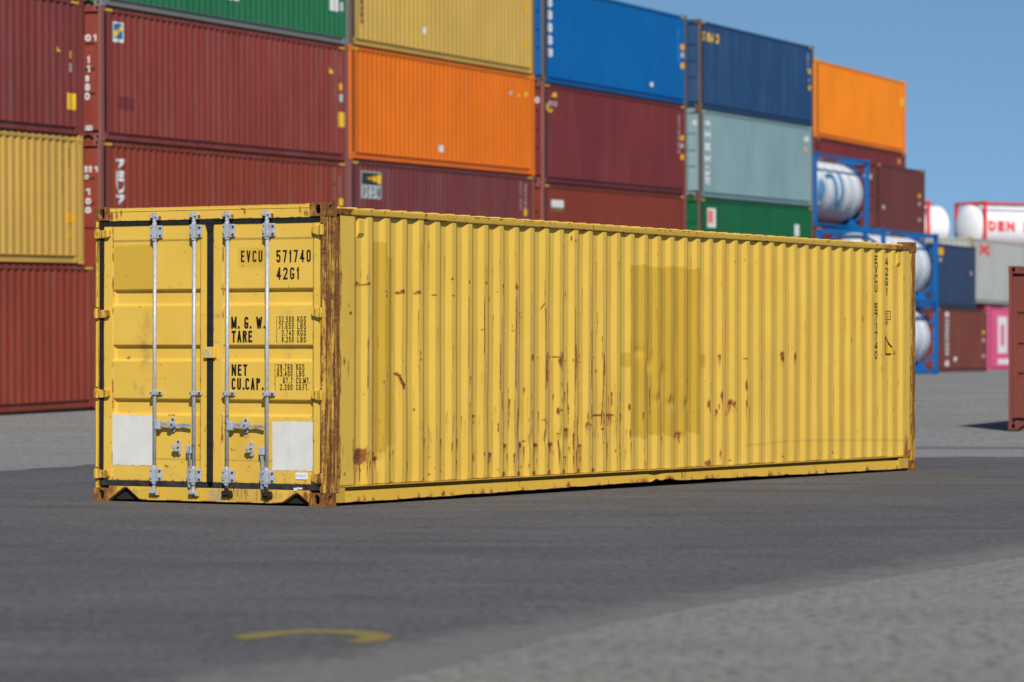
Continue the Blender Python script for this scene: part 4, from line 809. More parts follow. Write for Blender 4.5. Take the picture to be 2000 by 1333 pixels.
P = {
 'red_a': paint('weathered_red_paint', (0.221, 0.046, 0.039)), 'red_b': paint('brick_red_paint', (0.259, 0.049, 0.036)), 'red_c': paint('rust_red_paint', (0.266, 0.049, 0.027)),
 'red_d': paint('dark_brick_paint', (0.220, 0.040, 0.023), .08), 'maroon': paint('maroon_paint', (0.181, 0.043, 0.042), .25), 'maroon_d': paint('deep_maroon_paint', (0.179, 0.032, 0.033), .14), 'brown': paint('brown_red_paint', (0.185, 0.050, 0.037), .12), 'brown2': paint('dull_maroon_paint', (0.141, 0.040, 0.036), .08),
 'yel_a': paint('pale_yellow_paint', (0.622, 0.370, 0.078), .06, .03), 'yel_c': paint('mustard_paint', (0.622, 0.395, 0.088), .12, .05, (.35, .25, .08)),
 'orange': paint('orange_paint', (0.804, 0.177, 0.010), .10, .03, (.5, .14, .03)), 'orange_b': paint('bright_orange_paint', (0.920, 0.254, 0.012), .0, .0),
 'blue': paint('bright_blue_paint', (0.002, 0.120, 0.368), .02, .0), 'navy': paint('navy_paint', (.021, .068, .165), .20, .12, (.09, .08, .09)), 'navy_b': paint('dark_navy_paint', (0.035, 0.058, 0.117), .10, .05),
 'teal': paint('pale_teal_paint', (0.224, 0.343, 0.363), .14, .02), 'green': paint('green_paint', (0.011, 0.118, 0.045), .08, .02), 'green_b': paint('bottle_green_paint', (0.024, 0.163, 0.068), .18, .03),
 'grey': paint('light_grey_paint', (0.422, 0.429, 0.397), .10, .03, (.45, .38, .32)), 'cream': paint('cream_paint', (0.624, 0.584, 0.528), .06, .02), 'pink': paint('magenta_paint', (0.704, 0.104, 0.240), .04, .0),
 'trim_brown': paint('rusted_trim_paint', (.16, .10, .075), .2, .1), 'trim_red': paint('faded_red_trim_paint', (.27, .10, .085), .2, .1), 'trim_grey': paint('grey_trim_paint', (.22, .22, .21), .1, .1), 'trim_yel': paint('ochre_trim_paint', (.55, .33, .10), .1, .1),
 'wht': simple('white_marking_paint', (.72, .72, .70), .6, 0, .08, 10), 'lgt': simple('faded_marking_paint', (.50, .36, .35), .6, 0, .1, 10), 'grym': simple('grey_marking_paint', (.45, .47, .47), .6, 0, .1, 10), 'ylm': simple('yellow_marking_paint', (.85, .52, .03), .55, 0, .08, 10),
 'orm': simple('orange_marking_paint', (.85, .42, .02), .55, 0, .08, 10), 'blm': simple('blue_marking_paint', (.02, .16, .38), .5, 0, .1, 10), 'blk': simple('dark_marking_paint', (.03, .035, .035), .6, 0, .2, 10), 'brm': simple('brown_marking_paint', (.22, .13, .06), .6, 0, .2, 10), 'rdm': simple('red_marking_paint', (.75, .06, .07), .55, 0, .08, 10), 'pnkm': simple('salmon_marking_paint', (.80, .20, .16), .55, 0, .08, 10), 'ltb': simple('light_blue_marking_paint', (.12, .33, .58), .5, 0, .12, 3), 'drk': simple('patched_maroon_paint', (.17, .035, .035), .6, 0, .1, 10),
}
def door_mb(H, y0, y1):
    mb = MB(); k = (H - .19 - .165) / 2.236; ribs = [(.19 + (a - .19) * k, .19 + (b - .19) * k) for a, b in RIBS]; z0, z1 = .19, H - .165; pa, pb = y0 + .08, y1 - .08
    def q(a, b, c, d, x=.03): mb.add([(x, a, c), (x, b, c), (x, b, d), (x, a, d)], [(0, 1, 2, 3)])
    q(y0, pa, z0, z1, .026); q(pb, y1, z0, z1, .026); z = z0
    for a, b in sorted(ribs):
        q(pa, pb, z, a); z = b
        O = [(.03, pa, a), (.03, pb, a), (.03, pb, b), (.03, pa, b)]; I = [(.064, pa + .018, a + .02), (.064, pb - .018, a + .02), (.064, pb - .018, b - .022), (.064, pa + .018, b - .022)]
        mb.add(O + I, [(0, 1, 5, 4), (1, 2, 6, 5), (2, 3, 7, 6), (3, 0, 4, 7), (4, 5, 6, 7)])
    q(pa, pb, z, z1); return mb
def endwall_mb(L, H, x0=0):
    mb = MB(); ys = [.06, .16]; ds = [0, 0]; y = .16
    while y < W0 - .36: ys += [y + .05, y + .11, y + .16, y + .24]; ds += [.03, .03, 0, 0]; y += .24
    ys.append(W0 - .06); ds.append(0); n = len(ys)
    V = [((.03 + d) if not x0 else (L - .03 - d), yy, z) for yy, d in zip(ys, ds) for z in (.138, H - .118)]
    mb.add(V, [(2 * i, 2 * i + 2, 2 * i + 3, 2 * i + 1) for i in range(n - 1)]); return mb
def container(name, label, o, yaw, tilt, L, H, mat, group, trim=None, end='door', cat='shipping container', mark=True, railmat=None):
    root = thing(name, label, cat, basis(o, R(yaw), tilt), group); tm = trim or mat; rm = railmat or mat
    casting_all(root, L, H, tm)
    for ex in (0, 1):
        for ey in (0, 1):
            def mk(ex=ex, ey=ey):
                m = MB(); m.box(L - .13 if ex else .004, L - .004 if ex else .15, W0 - .058 if ey else .004, W0 - .004 if ey else .058, .118, H - .118); return m
            put('corner_post', with_mat(('corner_post', ex, ey, L, H), mk, tm), None, root)
    for f in (False, True):
        put('side_wall', with_mat(('side_wall', f, L, H), lambda: side_mb(L, H, f), mat), None, root)
        put('bottom_rail', with_mat(('bottom_rail', f, L), lambda: rail_bottom_mb(L, f), rm), None, root)
        put('top_rail', with_mat(('top_rail', f, L, H), lambda: MB().box(.178, L - .178, W0 - .066 if f else .006, W0 - .006 if f else .066, H - .1025, H - .044), rm), None, root)
    put('roof', with_mat(('roof', L, H), lambda: roof_mb(L, H), mat), None, root)
    put('floor', with_mat(('floor', L), lambda: MB().box(.09, L - .05, .092, W0 - .092, -.030, .1655), M['wood']), None, root)
    put('end_wall', with_mat(('end_wall', 1, L, H), lambda: endwall_mb(L, H, 1), mat), None, root)
    put('door_header', with_mat(('door_header', H), lambda: MB().box(.006, .09, .163, W0 - .163, H - .122, H - .008), mat), None, root)
    put('door_sill', with_mat(('door_sill', 0), lambda: sill_mb(.0065, .085), mat), None, root)
    if end == 'door':
        for y0, y1 in ((1.222, 2.378), (.06, 1.216)):
            d = put('door', with_mat(('door', H, y0), lambda: door_mb(H, y0, y1), mat), None, root)
            for by in (y0 + .30, y1 - .30):
                put('locking_rod', with_mat(('locking_rod', H, by), lambda: MB().tube((-.012, by, .09), (-.012, by, H - .08), .017, n=10), mat), None, d)
    else:
        put('end_wall', with_mat(('end_wall', 0, L, H), lambda: endwall_mb(L, H, 0), mat), None, root)
    root['Lx'] = L; root['Hx'] = H
    if mark:
        MB().box(.20, .50, .0035, .0058, H - .095, H - .055).build('height_marker', P['ylm'], root); MB().box(L - .5, L - .20, .0035, .0058, H - .095, H - .055).build('height_marker', P['ylm'], root)
    return root
def SFn(L, off=.004): return sidefn(off, L)
def side_marks(root, items):
    """items: (part name, material key, kind, args...)"""
    L = root['Lx']
    for it in items:
        nm_, mk_, kd = it[:3]; a = it[3:]; mb = MB(); f = SFn(L, .005 + .002 * (a[-1] if kd == 'poly' and isinstance(a[-1], int) else 0))
        if kd == 'rect': gridpatch(mb, a[0], a[1], a[2], a[3], f, max(4, int((a[1] - a[0]) / .03)), 2)
        elif kd == 'text': text(mb, *a[:6], f, .4)
        elif kd == 'stack': stack(mb, *a[:7], f)
        elif kd == 'poly':
            pts = a[0]; ys = sorted(p[1] for p in pts); z0, z1 = ys[0], ys[-1]; n = 14
            f = SFn(L, .005 + .003 * (a[1] if len(a) > 1 else 0))
            def xs_at(z):
                X = []
                for (xa, za), (xb, zb) in zip(pts, pts[1:] + pts[:1]):
                    if (za <= z < zb) or (zb <= z < za): X.append(xa + (xb - xa) * (z - za) / (zb - za))
                return min(X), max(X)
            for j in range(n):
                za = z0 + (z1 - z0) * (j + .001) / n; zb = z0 + (z1 - z0) * (j + .999) / n
                (l0, r0), (l1, r1) = xs_at(za), xs_at(zb); m = max(3, int(max(r0 - l0, r1 - l1) / .035))
                for i in range(m):
                    g = lambda l, r, k: l + (r - l) * k / m
                    mb.add([f(g(l0, r0, i), za), f(g(l0, r0, i + 1), za), f(g(l1, r1, i + 1), zb), f(g(l1, r1, i), zb)], [(0, 1, 2, 3)])
        mb.build(nm_, P[mk_], root)
def codes(root, u1, ztop, n, mk='lgt', h=.085, w=.075, pitch=.115, s='4521807639'):
    return ('code_lettering', mk, 'stack', s[:n], u1, u1 + w, ztop, pitch, h, .018)
def end_text(root, items, mk='wht'):
    f = endfn(.0245)
    for s, y0, y1, z0, z1, th in items:
        t = MB(); text(t, s, y0, y1, z0, z1, th, f, .4); t.build('lettering', P[mk], root)
T = .016; YW = 20.4; H8, H9 = 2.591, 2.896; L40, L20 = 12.192, 6.058
GA, GB, GC, GD, GE = ('containers in the nearest left stack', 'containers in the stack behind the yellow container doors', 'containers in the orange topped middle stack', 'containers in the stack under the bright blue box', 'containers in the stack under the navy box')
def lvl(o, n, H=H8): return (o[0], o[1], o[2] + n * H)
def stackrow(base, specs, group):
    out = []
    z = 0
    for n, (lab, mat, kw) in enumerate(specs):
        kw = dict(kw); h = kw.pop('h', H8); out.append(container('shipping_container', lab, lvl(base, 1, z), YW, T, L40, h, P[mat], group, **kw)); z += h
    return out
tr = dict(trim=P['trim_red']); tb = dict(trim=P['trim_brown'])
A = stackrow((-12.4, 57.9, .09), [('red container on the ground at the far left edge, under the pale yellow one', 'red_c', {'h': 2.743}), ('pale yellow corrugated container in the left stack, between two red ones', 'yel_a', {'h': 2.438}),
    ('faded red container with a yellow label, resting on the pale yellow container', 'red_a', {}), ('dark green container barely showing on top of the far left stack', 'green', tb)], GA)
B = stackrow((-7.9, 70.0, .26), [('brown container at the foot of the red stack hidden behind the yellow container', 'brown', {}), ('brick red container with tall white characters showing above the yellow doors', 'red_c', tr),
    ('large brick red container with a small blue and yellow logo, under the green one', 'red_b', tr), ('green container topping the red stack with a white label at its right end', 'green_b', dict(trim=P['trim_grey'], railmat=P['trim_grey']))], GB)
C = stackrow((-3.66, 82.4, .58), [('brown container at the foot of the middle stack under the maroon logo container', 'brown', {}), ('maroon container with a black, white and yellow logo, below the orange container', 'maroon', tr),
    ('orange corrugated container between a maroon one below and a mustard one above', 'orange', {}), ('mustard yellow container on top of the orange corrugated container', 'yel_c', tb)], GC)
D = stackrow((.80, 94.0, .61), [('brown container at the foot of the blue topped stack hidden by the yellow side', 'brown', {}), ('rust red container with a plain white sign, below the maroon container', 'red_d', tr),
    ('deep maroon container with a white and yellow curved logo, under the bright blue one', 'maroon_d', tr), ('bright blue container with white vertical lettering at the top of its stack', 'blue', tb)], GD)
E_ = stackrow((5.47, 106.0, .77), [('brown container at the foot of the navy topped stack hidden by the yellow side', 'brown', {}), ('green container with a pink and white label, under the pale teal container', 'green', tb),
    ('pale teal container with white vertical letters between navy and green ones', 'teal', tb), ('weathered navy container with yellow lettering at its upper corner, top of its stack', 'navy', tb)], GE)
A[0].location = (-12.4 + .216, 57.9 + .581, .10)      # the lowest box of the left stack stands a little further along the row
r1 = lambda n, m, a, b, c, d: (n, m, 'rect', a, b, c, d)
side_marks(A[2], [('warning_triangle', 'ylm', 'poly', [(11.07, 1.55), (11.28, 1.55), (11.1, 1.70)]), codes(0, 11.37, 2.18, 10), codes(0, 11.63, 2.16, 4), r1('marking', 'orm', 11.61, 11.75, 1.45, 1.59), r1('marking', 'grym', 11.6, 11.75, 1.19, 1.36), r1('label_panel', 'ylm', 11.54, 11.87, .48, .79)])
side_marks(A[1], [codes(0, 11.33, 2.45, 11, 'brm', s='45218076391'), codes(0, 11.59, 2.21, 4, 'brm'), r1('marking', 'orm', 11.58, 11.72, 1.65, 1.78), r1('label_panel', 'orm', 11.5, 11.84, .78, .96), ('warning_triangle', 'orm', 'poly', [(11.55, .47), (11.77, .47), (11.57, .66)]), r1('marking', 'yel_c', 11.57, 11.7, 1.03, 1.18)])
side_marks(B[2], [r1('logo_plate', 'wht', .57, .99, 1.92, 2.31), ('logo_field', 'blm', 'poly', [(.61, 1.99), (.95, 1.99), (.95, 2.28), (.61, 2.28)], 1), ('logo_flag', 'ylm', 'poly', [(.61, 2.0), (.95, 2.16), (.95, 2.26), (.75, 2.17), (.61, 2.14)], 2),
    r1('repainted_square', 'drk', .82, 1.47, .63, .87), ('warning_triangle', 'ylm', 'poly', [(11.1, 1.92), (11.37, 1.92), (11.13, 2.09)]), codes(0, 11.4, 2.52, 11, s='45218076391'), codes(0, 11.69, 2.31, 4), r1('marking', 'orm', 11.68, 11.84, 1.58, 1.73), r1('marking', 'grym', 11.68, 11.86, 1.32, 1.49), r1('label_panel', 'ylm', 11.59, 11.97, .76, 1.09)])
side_marks(B[1], [('lettering', 'wht', 'stack', '7EJ7', .68, 1.06, 2.25, .232, .205, .062), codes(0, 11.43, 2.46, 7), codes(0, 11.71, 2.25, 4), r1('marking', 'ylm', 11.71, 11.9, 1.60, 1.76)])
end_text(B[2], [('0', .35, .23, 1.90, 2.03, .035), ('1', .18, .10, 1.90, 2.03, .03), ('1', .31, .25, 1.48, 1.62, .03), ('1', .32, .24, 1.30, 1.44, .03), ('6', .35, .27, 1.12, 1.24, .03), ('8', .36, .25, .95, 1.08, .035), ('0', .37, .26, .77, .91, .035), ('0', .36, .20, .18, .28, .035)])
end_text(B[1], [('22', .36, .20, 1.97, 2.09, .035), ('1', .15, .06, 1.97, 2.08, .03), ('0', .36, .26, 1.83, 1.92, .03), ('1', .34, .22, 1.53, 1.66, .03), ('8', .34, .22, 1.35, 1.47, .03), ('8', .35, .22, 1.18, 1.30, .03)])
side_marks(B[3], [r1('label_panel', 'wht', 11.09, 11.58, .72, 1.25), r1('marking', 'grym', 11.70, 11.88, .75, .95), r1('label_panel', 'wht', 5.83, 6.41, .555, .68)])
side_marks(C[3], [('lettering', 'brm', 'stack', '0208', .63, .83, 1.08, .15, .125, .05), r1('sticker', 'wht', 4.40, 4.62, .54, .70), r1('marking', 'orm', 11.36, 11.65, 1.57, 1.74), r1('marking', 'orm', 11.34, 11.72, .70, .88)])
side_marks(C[2], [r1('sticker', 'wht', 5.44, 5.76, .36, .52), r1('marking', 'ylm', 11.52, 11.72, 2.0, 2.12), r1('marking', 'ylm', 10.98, 11.12, 1.96, 2.04), r1('marking', 'grym', 10.40, 10.54, 1.98, 2.08), r1('marking', 'drk', 0, 0.001, 0.4, 0.401)][:4])
side_marks(C[1], [r1('logo_plate', 'grym', .67, 1.87, 1.72, 2.34), ('logo_field', 'blk', 'poly', [(.70, 2.03), (1.84, 2.03), (1.84, 2.31), (.70, 2.31)], 1), ('logo_flag', 'ylm', 'poly', [(.92, 2.18), (1.84, 2.05), (1.84, 2.29)], 2), ('logo_lettering', 'blk', 'text', 'UECN', .74, 1.80, 1.76, 1.98, .05), codes(0, 11.18, 2.42, 7), codes(0, 11.52, 2.36, 6), r1('marking', 'orm', 11.48, 11.67, 1.54, 1.71)])
side_marks(D[3], [('lettering', 'wht', 'stack', '8088880', .34, .70, 2.88, .325, .27, .10), r1('sticker', 'wht', 8.80, 9.08, .37, .49), codes(0, 11.45, 2.2, 9, 'ltb'), r1('marking', 'orm', 11.72, 12.0, 1.58, 1.74), r1('marking', 'grym', 11.72, 11.98, 1.36, 1.5), r1('marking', 'orm', 11.72, 12.0, 1.04, 1.2)])
D3 = D[3]
side_marks(D[2], [('logo_flag', 'ylm', 'poly', [(.62, 2.25), (1.16, 2.24), (1.12, 2.36), (.95, 2.37)]), ('logo_lettering', 'wht', 'text', 'CSB', .46, 1.14, 2.00, 2.14, .05), ('logo_flag', 'ylm', 'poly', [(.24, 1.92), (.40, 1.84), (.66, 1.84), (.78, 1.92), (.50, 1.93), (.36, 2.06), (.27, 2.06)]), codes(0, 11.5, 2.29, 10), r1('marking', 'orm', 11.70, 11.95, 1.56, 1.70), r1('marking', 'grym', 11.70, 11.9, 1.34, 1.46), r1('marking', 'orm', 11.70, 11.95, 1.0, 1.15)])
end_text(D[2], [('0', .23, .11, 2.05, 2.21, .035)])
side_marks(D[1], [r1('sign_plate', 'wht', .67, 1.71, 1.97, 2.16), r1('sign_plate', 'brm', .67, 1.71, 1.87, 1.965)])
side_marks(E_[3], [('lettering', 'ylm', 'text', '26AD', .24, 1.88, 1.98, 2.26, .085), codes(0, 11.52, 2.31, 5, 'grym'), r1('marking', 'orm', 11.58, 11.87, 1.66, 1.82), r1('marking', 'grym', 11.6, 11.8, 1.40, 1.52), r1('marking', 'orm', 11.58, 11.87, 1.15, 1.29)])
side_marks(E_[2], [('lettering', 'wht', 'stack', '4', .56, 1.03, 2.29, .2, .19, .09), ('lettering', 'wht', 'stack', 'HX', .54, 1.02, 1.98, .36, .26, .10), ('lettering', 'wht', 'stack', 'M', .54, 1.02, 1.25, .3, .24, .09), ('lettering', 'wht', 'stack', 'ALFSK', .54, .98, .96, .118, .108, .04), ('lettering', 'wht', 'text', '45', 11.15, 11.7, 2.05, 2.24, .06), r1('marking', 'orm', 11.08, 11.4, 1.75, 1.88)])
end_text(E_[2], [('0', .23, .11, 2.09, 2.24, .035)])
side_marks(E_[1], [r1('label_panel', 'wht', .79, 1.68, 1.72, 2.29), ('label_print', 'pnkm', 'poly', [(.9, 1.85), (1.3, 1.85), (1.3, 2.22), (.9, 2.22)], 1), r1('label_panel', 'wht', 10.11, 10.65, 1.60, 1.98)])
# --- far group
Fs = []
GF = 'containers in the stack capped by the bright orange box'
for n, (lab, mt) in enumerate([('dull maroon container at the base of the bright orange topped far stack', 'brown2'), ('dull maroon container second from the ground in the bright orange topped far stack', 'brown2'), ('dark maroon container showing only a strip directly under the bright orange one', 'maroon_d'), ('bright orange container against the sky at the top of the far stack', 'orange_b')]):
    Fs.append(container('shipping_container', lab, (11.24, 135, .80 + n * H9), 22, 0, L40, H9, P[mt], GF))
side_marks(Fs[3], [r1('marking', 'ylm', 11.5, 11.9, 1.9, 2.2)]); side_marks(Fs[2], [r1('marking', 'orm', 11.2, 11.5, 2.45, 2.62)])
GM = 'containers beside and below the upper tank'
for n, (x, y) in enumerate([(10.6, 127), (13.4, 134)]):
    for k in range(2):
        container('shipping_container', ['maroon container on the ground under the upper blue framed tank', 'maroon container directly below the upper blue framed tank', 'maroon container on the ground two below the dull maroon one right of the tank', 'maroon container just below the dull maroon one right of the tank'][n * 2 + k], (x, y, .70 + k * H8), 23.5, 0, L20, H8, P['brown2'], GM)
mn = container('shipping_container', 'dull maroon short container against the sky, right of the upper blue framed tank', (13.4, 134, 5.882), 23.5, 0, L20, H8, P['brown2'], GM)
side_marks(mn, [r1('marking', 'grym', .8, 1.0, .9, 1.05), r1('marking', 'orm', 5.3, 5.5, 1.5, 1.65), r1('marking', 'lgt', 5.3, 5.5, 1.2, 1.33), r1('marking', 'lgt', 5.3, 5.5, .6, .73)])
end_text(mn, [('0', .5, .2, 2.0, 2.15, .05), ('1', .45, .3, 1.3, 1.45, .05)])
GR = 'containers in the far right cluster'
ml = container('shipping_container', 'brick maroon container with white vertical lettering on the ground, left of the pink one', (16.9, 145, .70), 22, 0, 7.95, H8, P['brown'], GR)
side_marks(ml, [('lettering', 'wht', 'stack', '8', 1.4, 2.0, 2.43, .3, .2, .10), ('lettering', 'grym', 'stack', 'SEBORBES', 1.45, 1.95, 2.16, .19, .15, .06), ('lettering', 'wht', 'stack', '8', 1.4, 2.0, .47, .3, .22, .10), r1('marking', 'wht', 2.65, 3.15, .45, .62), r1('marking', 'orm', 7.25, 7.6, 1.58, 1.72), r1('marking', 'lgt', 7.25, 7.6, 1.25, 1.4), r1('marking', 'lgt', 7.25, 7.6, .6, .74)])
nv = container('shipping_container', 'dark navy short container on the brick maroon one, right of the lower tanks', (16.9, 145, .70 + H8), 22, 0, L20, H8, P['navy_b'], GR, mark=False)
side_marks(nv, [('logo_plate', 'orm', 'poly', [(.03, 2.1), (1.05, 2.1), (1.05, 2.4), (.03, 2.4)]), r1('marking', 'grym', .4, .9, 1.85, 1.98), r1('marking', 'lgt', 5.3, 5.6, 1.4, 1.55)])
pk = container('shipping_container', 'pink container with a large white letter, standing at the far right', (21.3, 162.7, .70), 22, 0, L40, H9, P['pink'], GR, mark=False)
side_marks(pk, [r1('lettering', 'wht', 1.72, 3.4, .80, 2.46), ('lettering_gap', 'pink', 'poly', [(2.18, 1.14), (2.86, 1.14), (2.86, 2.10), (2.18, 2.10)], 1), ('lettering', 'wht', 'text', 'NE', 4.0, 8.2, .80, 2.46, .42), r1('marking', 'wht', 1.73, 6.0, .30, .54)])
kl = container('shipping_container', 'light grey container with a red logo, stacked on the pink one', (20.16, 160, 3.70), 22, 0, L40, H9, P['grey'], GR, trim=P['trim_yel'], end='wall', mark=False)
side_marks(kl, [('lettering', 'rdm', 'text', 'X', 1.5, 3.2, 2.12, 2.68, .20), r1('stain_patch', 'cream', 3.6, 4.4, .8, 1.2)][:1])
# near right
rc = container('shipping_container', 'brick red container cut off by the right edge, standing nearest on the grey yard', (10.14, 56.8, .145), 20.4, .0, L40, H8, P['brown'], 'containers standing alone on the yard')
# --- tanks
M['shell'] = simple('silver_tank_shell', (.76, .78, .80), .42, .1, .06, 2.0, 0, .4); M['shell_white'] = simple('white_tank_shell', (.86, .87, .88), .35, 0, .04, 2.0, 0, .4)
M['tank_blue'] = paint('blue_frame_paint', (.004, .12, .38), .05, .03); M['tank_red'] = paint('red_frame_paint', (.72, .045, .055), .03, .0); M['walk'] = simple('grey_walkway', (.14, .15, .16), .6, .2, .3, 10); M['fit'] = simple('tank_fitting_steel', (.28, .29, .30), .5, .4, .3, 10)
def tank(label, o, yaw, frame, shell, group, over=0.0, L=L20, H=H8, rad=1.08, brace=True):
    root = thing('tank_container', label, 'tank container', basis(o, R(yaw)), group); casting_all(root, L, H, frame); zc = H / 2 + .06; yc_ = W0 / 2
    def bx(nm_, *b, mat=frame): return MB().box(*b).build(nm_, mat, root)
    for ex in (0, 1):
        x0, x1 = (L - .15, L - .01) if ex else (.01, .15)
        for ey in (0, 1): bx('corner_post', x0, x1, W0 - .15 if ey else .01, W0 - .01 if ey else .15, .118, H - .118)
        bx('end_beam', x0 + .005, x1 - .005, .162, W0 - .162, .02, .16); bx('end_beam', x0 + .005, x1 - .005, .162, W0 - .162, H - .15, H - .01)
        if brace:
            for ey in (0, 1):
                for ez in (0, 1):
                    ya = W0 - .15 if ey else .15; yb = W0 - .78 if ey else .78; za = H - .72 if ez else .72; zb = H - .15 if ez else .15
                    p = Vector((x0 + .07, ya, za)); q = Vector((x0 + .07, yb, zb)); MB().tube(p, q, .06, n=4).build('end_brace', frame, root)
    for ey in (0, 1):
        y0, y1 = (W0 - .12, W0 - .02) if ey else (.02, .12)
        bx('side_rail', .178, L - .178, y0, y1, .03, .13); bx('side_rail', .178, L - .178, y0, y1, H - .12, H - .03)
    for x in (.55, L - .55):
        sd_ = MB(); sd_.prism([(.2, .13), (W0 - .2, .13), (W0 - .62, .50), (yc_, .38), (.62, .50)], lambda a, b, t: (t, a, b), x - .06, x + .06); sd_.build('saddle', frame, root)
    a, b = .42 - over, L - .42 + over; prof = [(a - .30, .02)] + [(a - .30 * math.cos(R(t)), rad * math.sin(R(t))) for t in (12, 25, 40, 55, 70, 82)] + [(a, rad)]
    ring = []
    for x in np.linspace(a + .6, b - .6, 5): ring += [(x - .055, rad), (x - .05, rad + .010), (x + .05, rad + .010), (x + .055, rad)]
    prof += ring + [(b, rad)] + [(b + .30 * math.sin(R(t)), rad * math.cos(R(t))) for t in (8, 20, 35, 50, 65, 78)] + [(b + .30, .02)]
    s = MB().lathe(prof, (0, yc_, zc), (1, 0, 0), 72).build('tank_shell', shell, root, smooth=False)
    sharp(s, 22)
    w = MB(); w.box(a + .2, b - .2, yc_ - .28, yc_ + .28, zc + rad + .03, zc + rad + .07)
    for x in np.linspace(a + .4, b - .4, 6): w.box(x - .03, x + .03, yc_ - .28, yc_ + .28, zc + rad - .05, zc + rad + .03)
    w.build('walkway', M['walk'], root)
    f = MB(); f.tube((L / 2, yc_, zc + rad - .03), (L / 2, yc_, zc + rad + .12), .24, n=20); f.tube((L / 2 + .7, yc_ - .1, zc + rad - .03), (L / 2 + .7, yc_ - .1, zc + rad + .13), .10); f.build('manhole', M['fit'], root)
    def SF(u, z):
        d = max(0.0, (rad + .022) ** 2 - (z - zc) ** 2); return (u, yc_ - math.sqrt(d), z)
    return root, SF
GT = 'blue framed tank containers'
t1, S1 = tank('upper blue framed silver tank with blue lettering, right of the pale teal container', (10.6, 127, 5.882), 23.5, M['tank_blue'], M['shell'], GT)
def curved(root, SF, nm_, mk_, polys):
    mb = MB()
    for P_ in polys:
        V, F = P_; mb.add([SF(u, z) for u, z in V], F)
    mb.build(nm_, P[mk_] if mk_ in P else M[mk_], root)
def ell(cu, cz, ru, rz, n=18):
    V = []; F = []
    for j in range(n + 1):
        s = math.sin(math.pi * (j / n - .5)); w = math.cos(math.pi * (j / n - .5)); V += [(cu - ru * w, cz + rz * s), (cu + ru * w, cz + rz * s)]
    return V, [(2 * j, 2 * j + 1, 2 * j + 3, 2 * j + 2) for j in range(n)]
curved(t1, S1, 'lettering', 'ltb', [ell(.98, 1.33, .40, .36), stroke([(3.30, 1.80), (3.30, 1.2), (3.15, .92)], .34, .05), stroke([(2.55, 1.72), (2.62, 1.3), (2.75, 1.0)], .34, .05)])
curved(t1, S1, 'lettering', 'blm', [stroke([(1.75, 1.80), (2.0, 1.86), (2.45, 1.84), (2.58, 1.6)], .16, .05)])
t2, _ = tank('lower blue framed silver tank on top of another, right of the yellow container top corner', (12.53, 122.5, .70 + 2.47), 24, M['tank_blue'], M['shell'], GT, H=2.47, rad=1.04)
t3, _ = tank('blue framed silver tank on the ground beside the yellow container far end', (12.53, 122.5, .70), 24, M['tank_blue'], M['shell'], GT, H=2.47, rad=1.04)
# red framed tanks up on hidden grey supports
GS = 'grey containers carrying the red framed tanks'
yr = 60
ra = R(yr); dirv = Vector((math.sin(ra), math.cos(ra), 0))
p2 = Vector((22.7, 175, 0)); p1 = Vector((20.10, 175, 0)) - dirv * L20
for n, (pp_, lab) in enumerate(((p1, 'left'), (p2, 'right'))):
    for k in range(2):
        container('shipping_container', f'grey container {"on the ground" if k == 0 else "second from the ground"} under the {"tank with the rounded white end" if n == 0 else "tank with red lettering"}', (pp_.x, pp_.y, .75 + k * 2.74), yr, 0, L20, 2.74, P['grey'], GS, mark=False)
tk1, _ = tank('white tank with red frame whose rounded end shows right of the dull maroon container', (p1.x, p1.y, 6.24), yr, M['tank_red'], M['shell_white'], 'red framed white tanks', over=1.6, brace=False)
tk2, S2 = tank('white tank with red frame and red lettering at the far right, above the grey container', (p2.x, p2.y, 6.24), yr, M['tank_red'], M['shell_white'], 'red framed white tanks', over=.42, brace=False)
t = MB(); text(t, 'DEN HARTOGH', .32, 6.3, 1.16, 1.66, .15, S2, .25); t.build('lettering', P['rdm'], tk2)
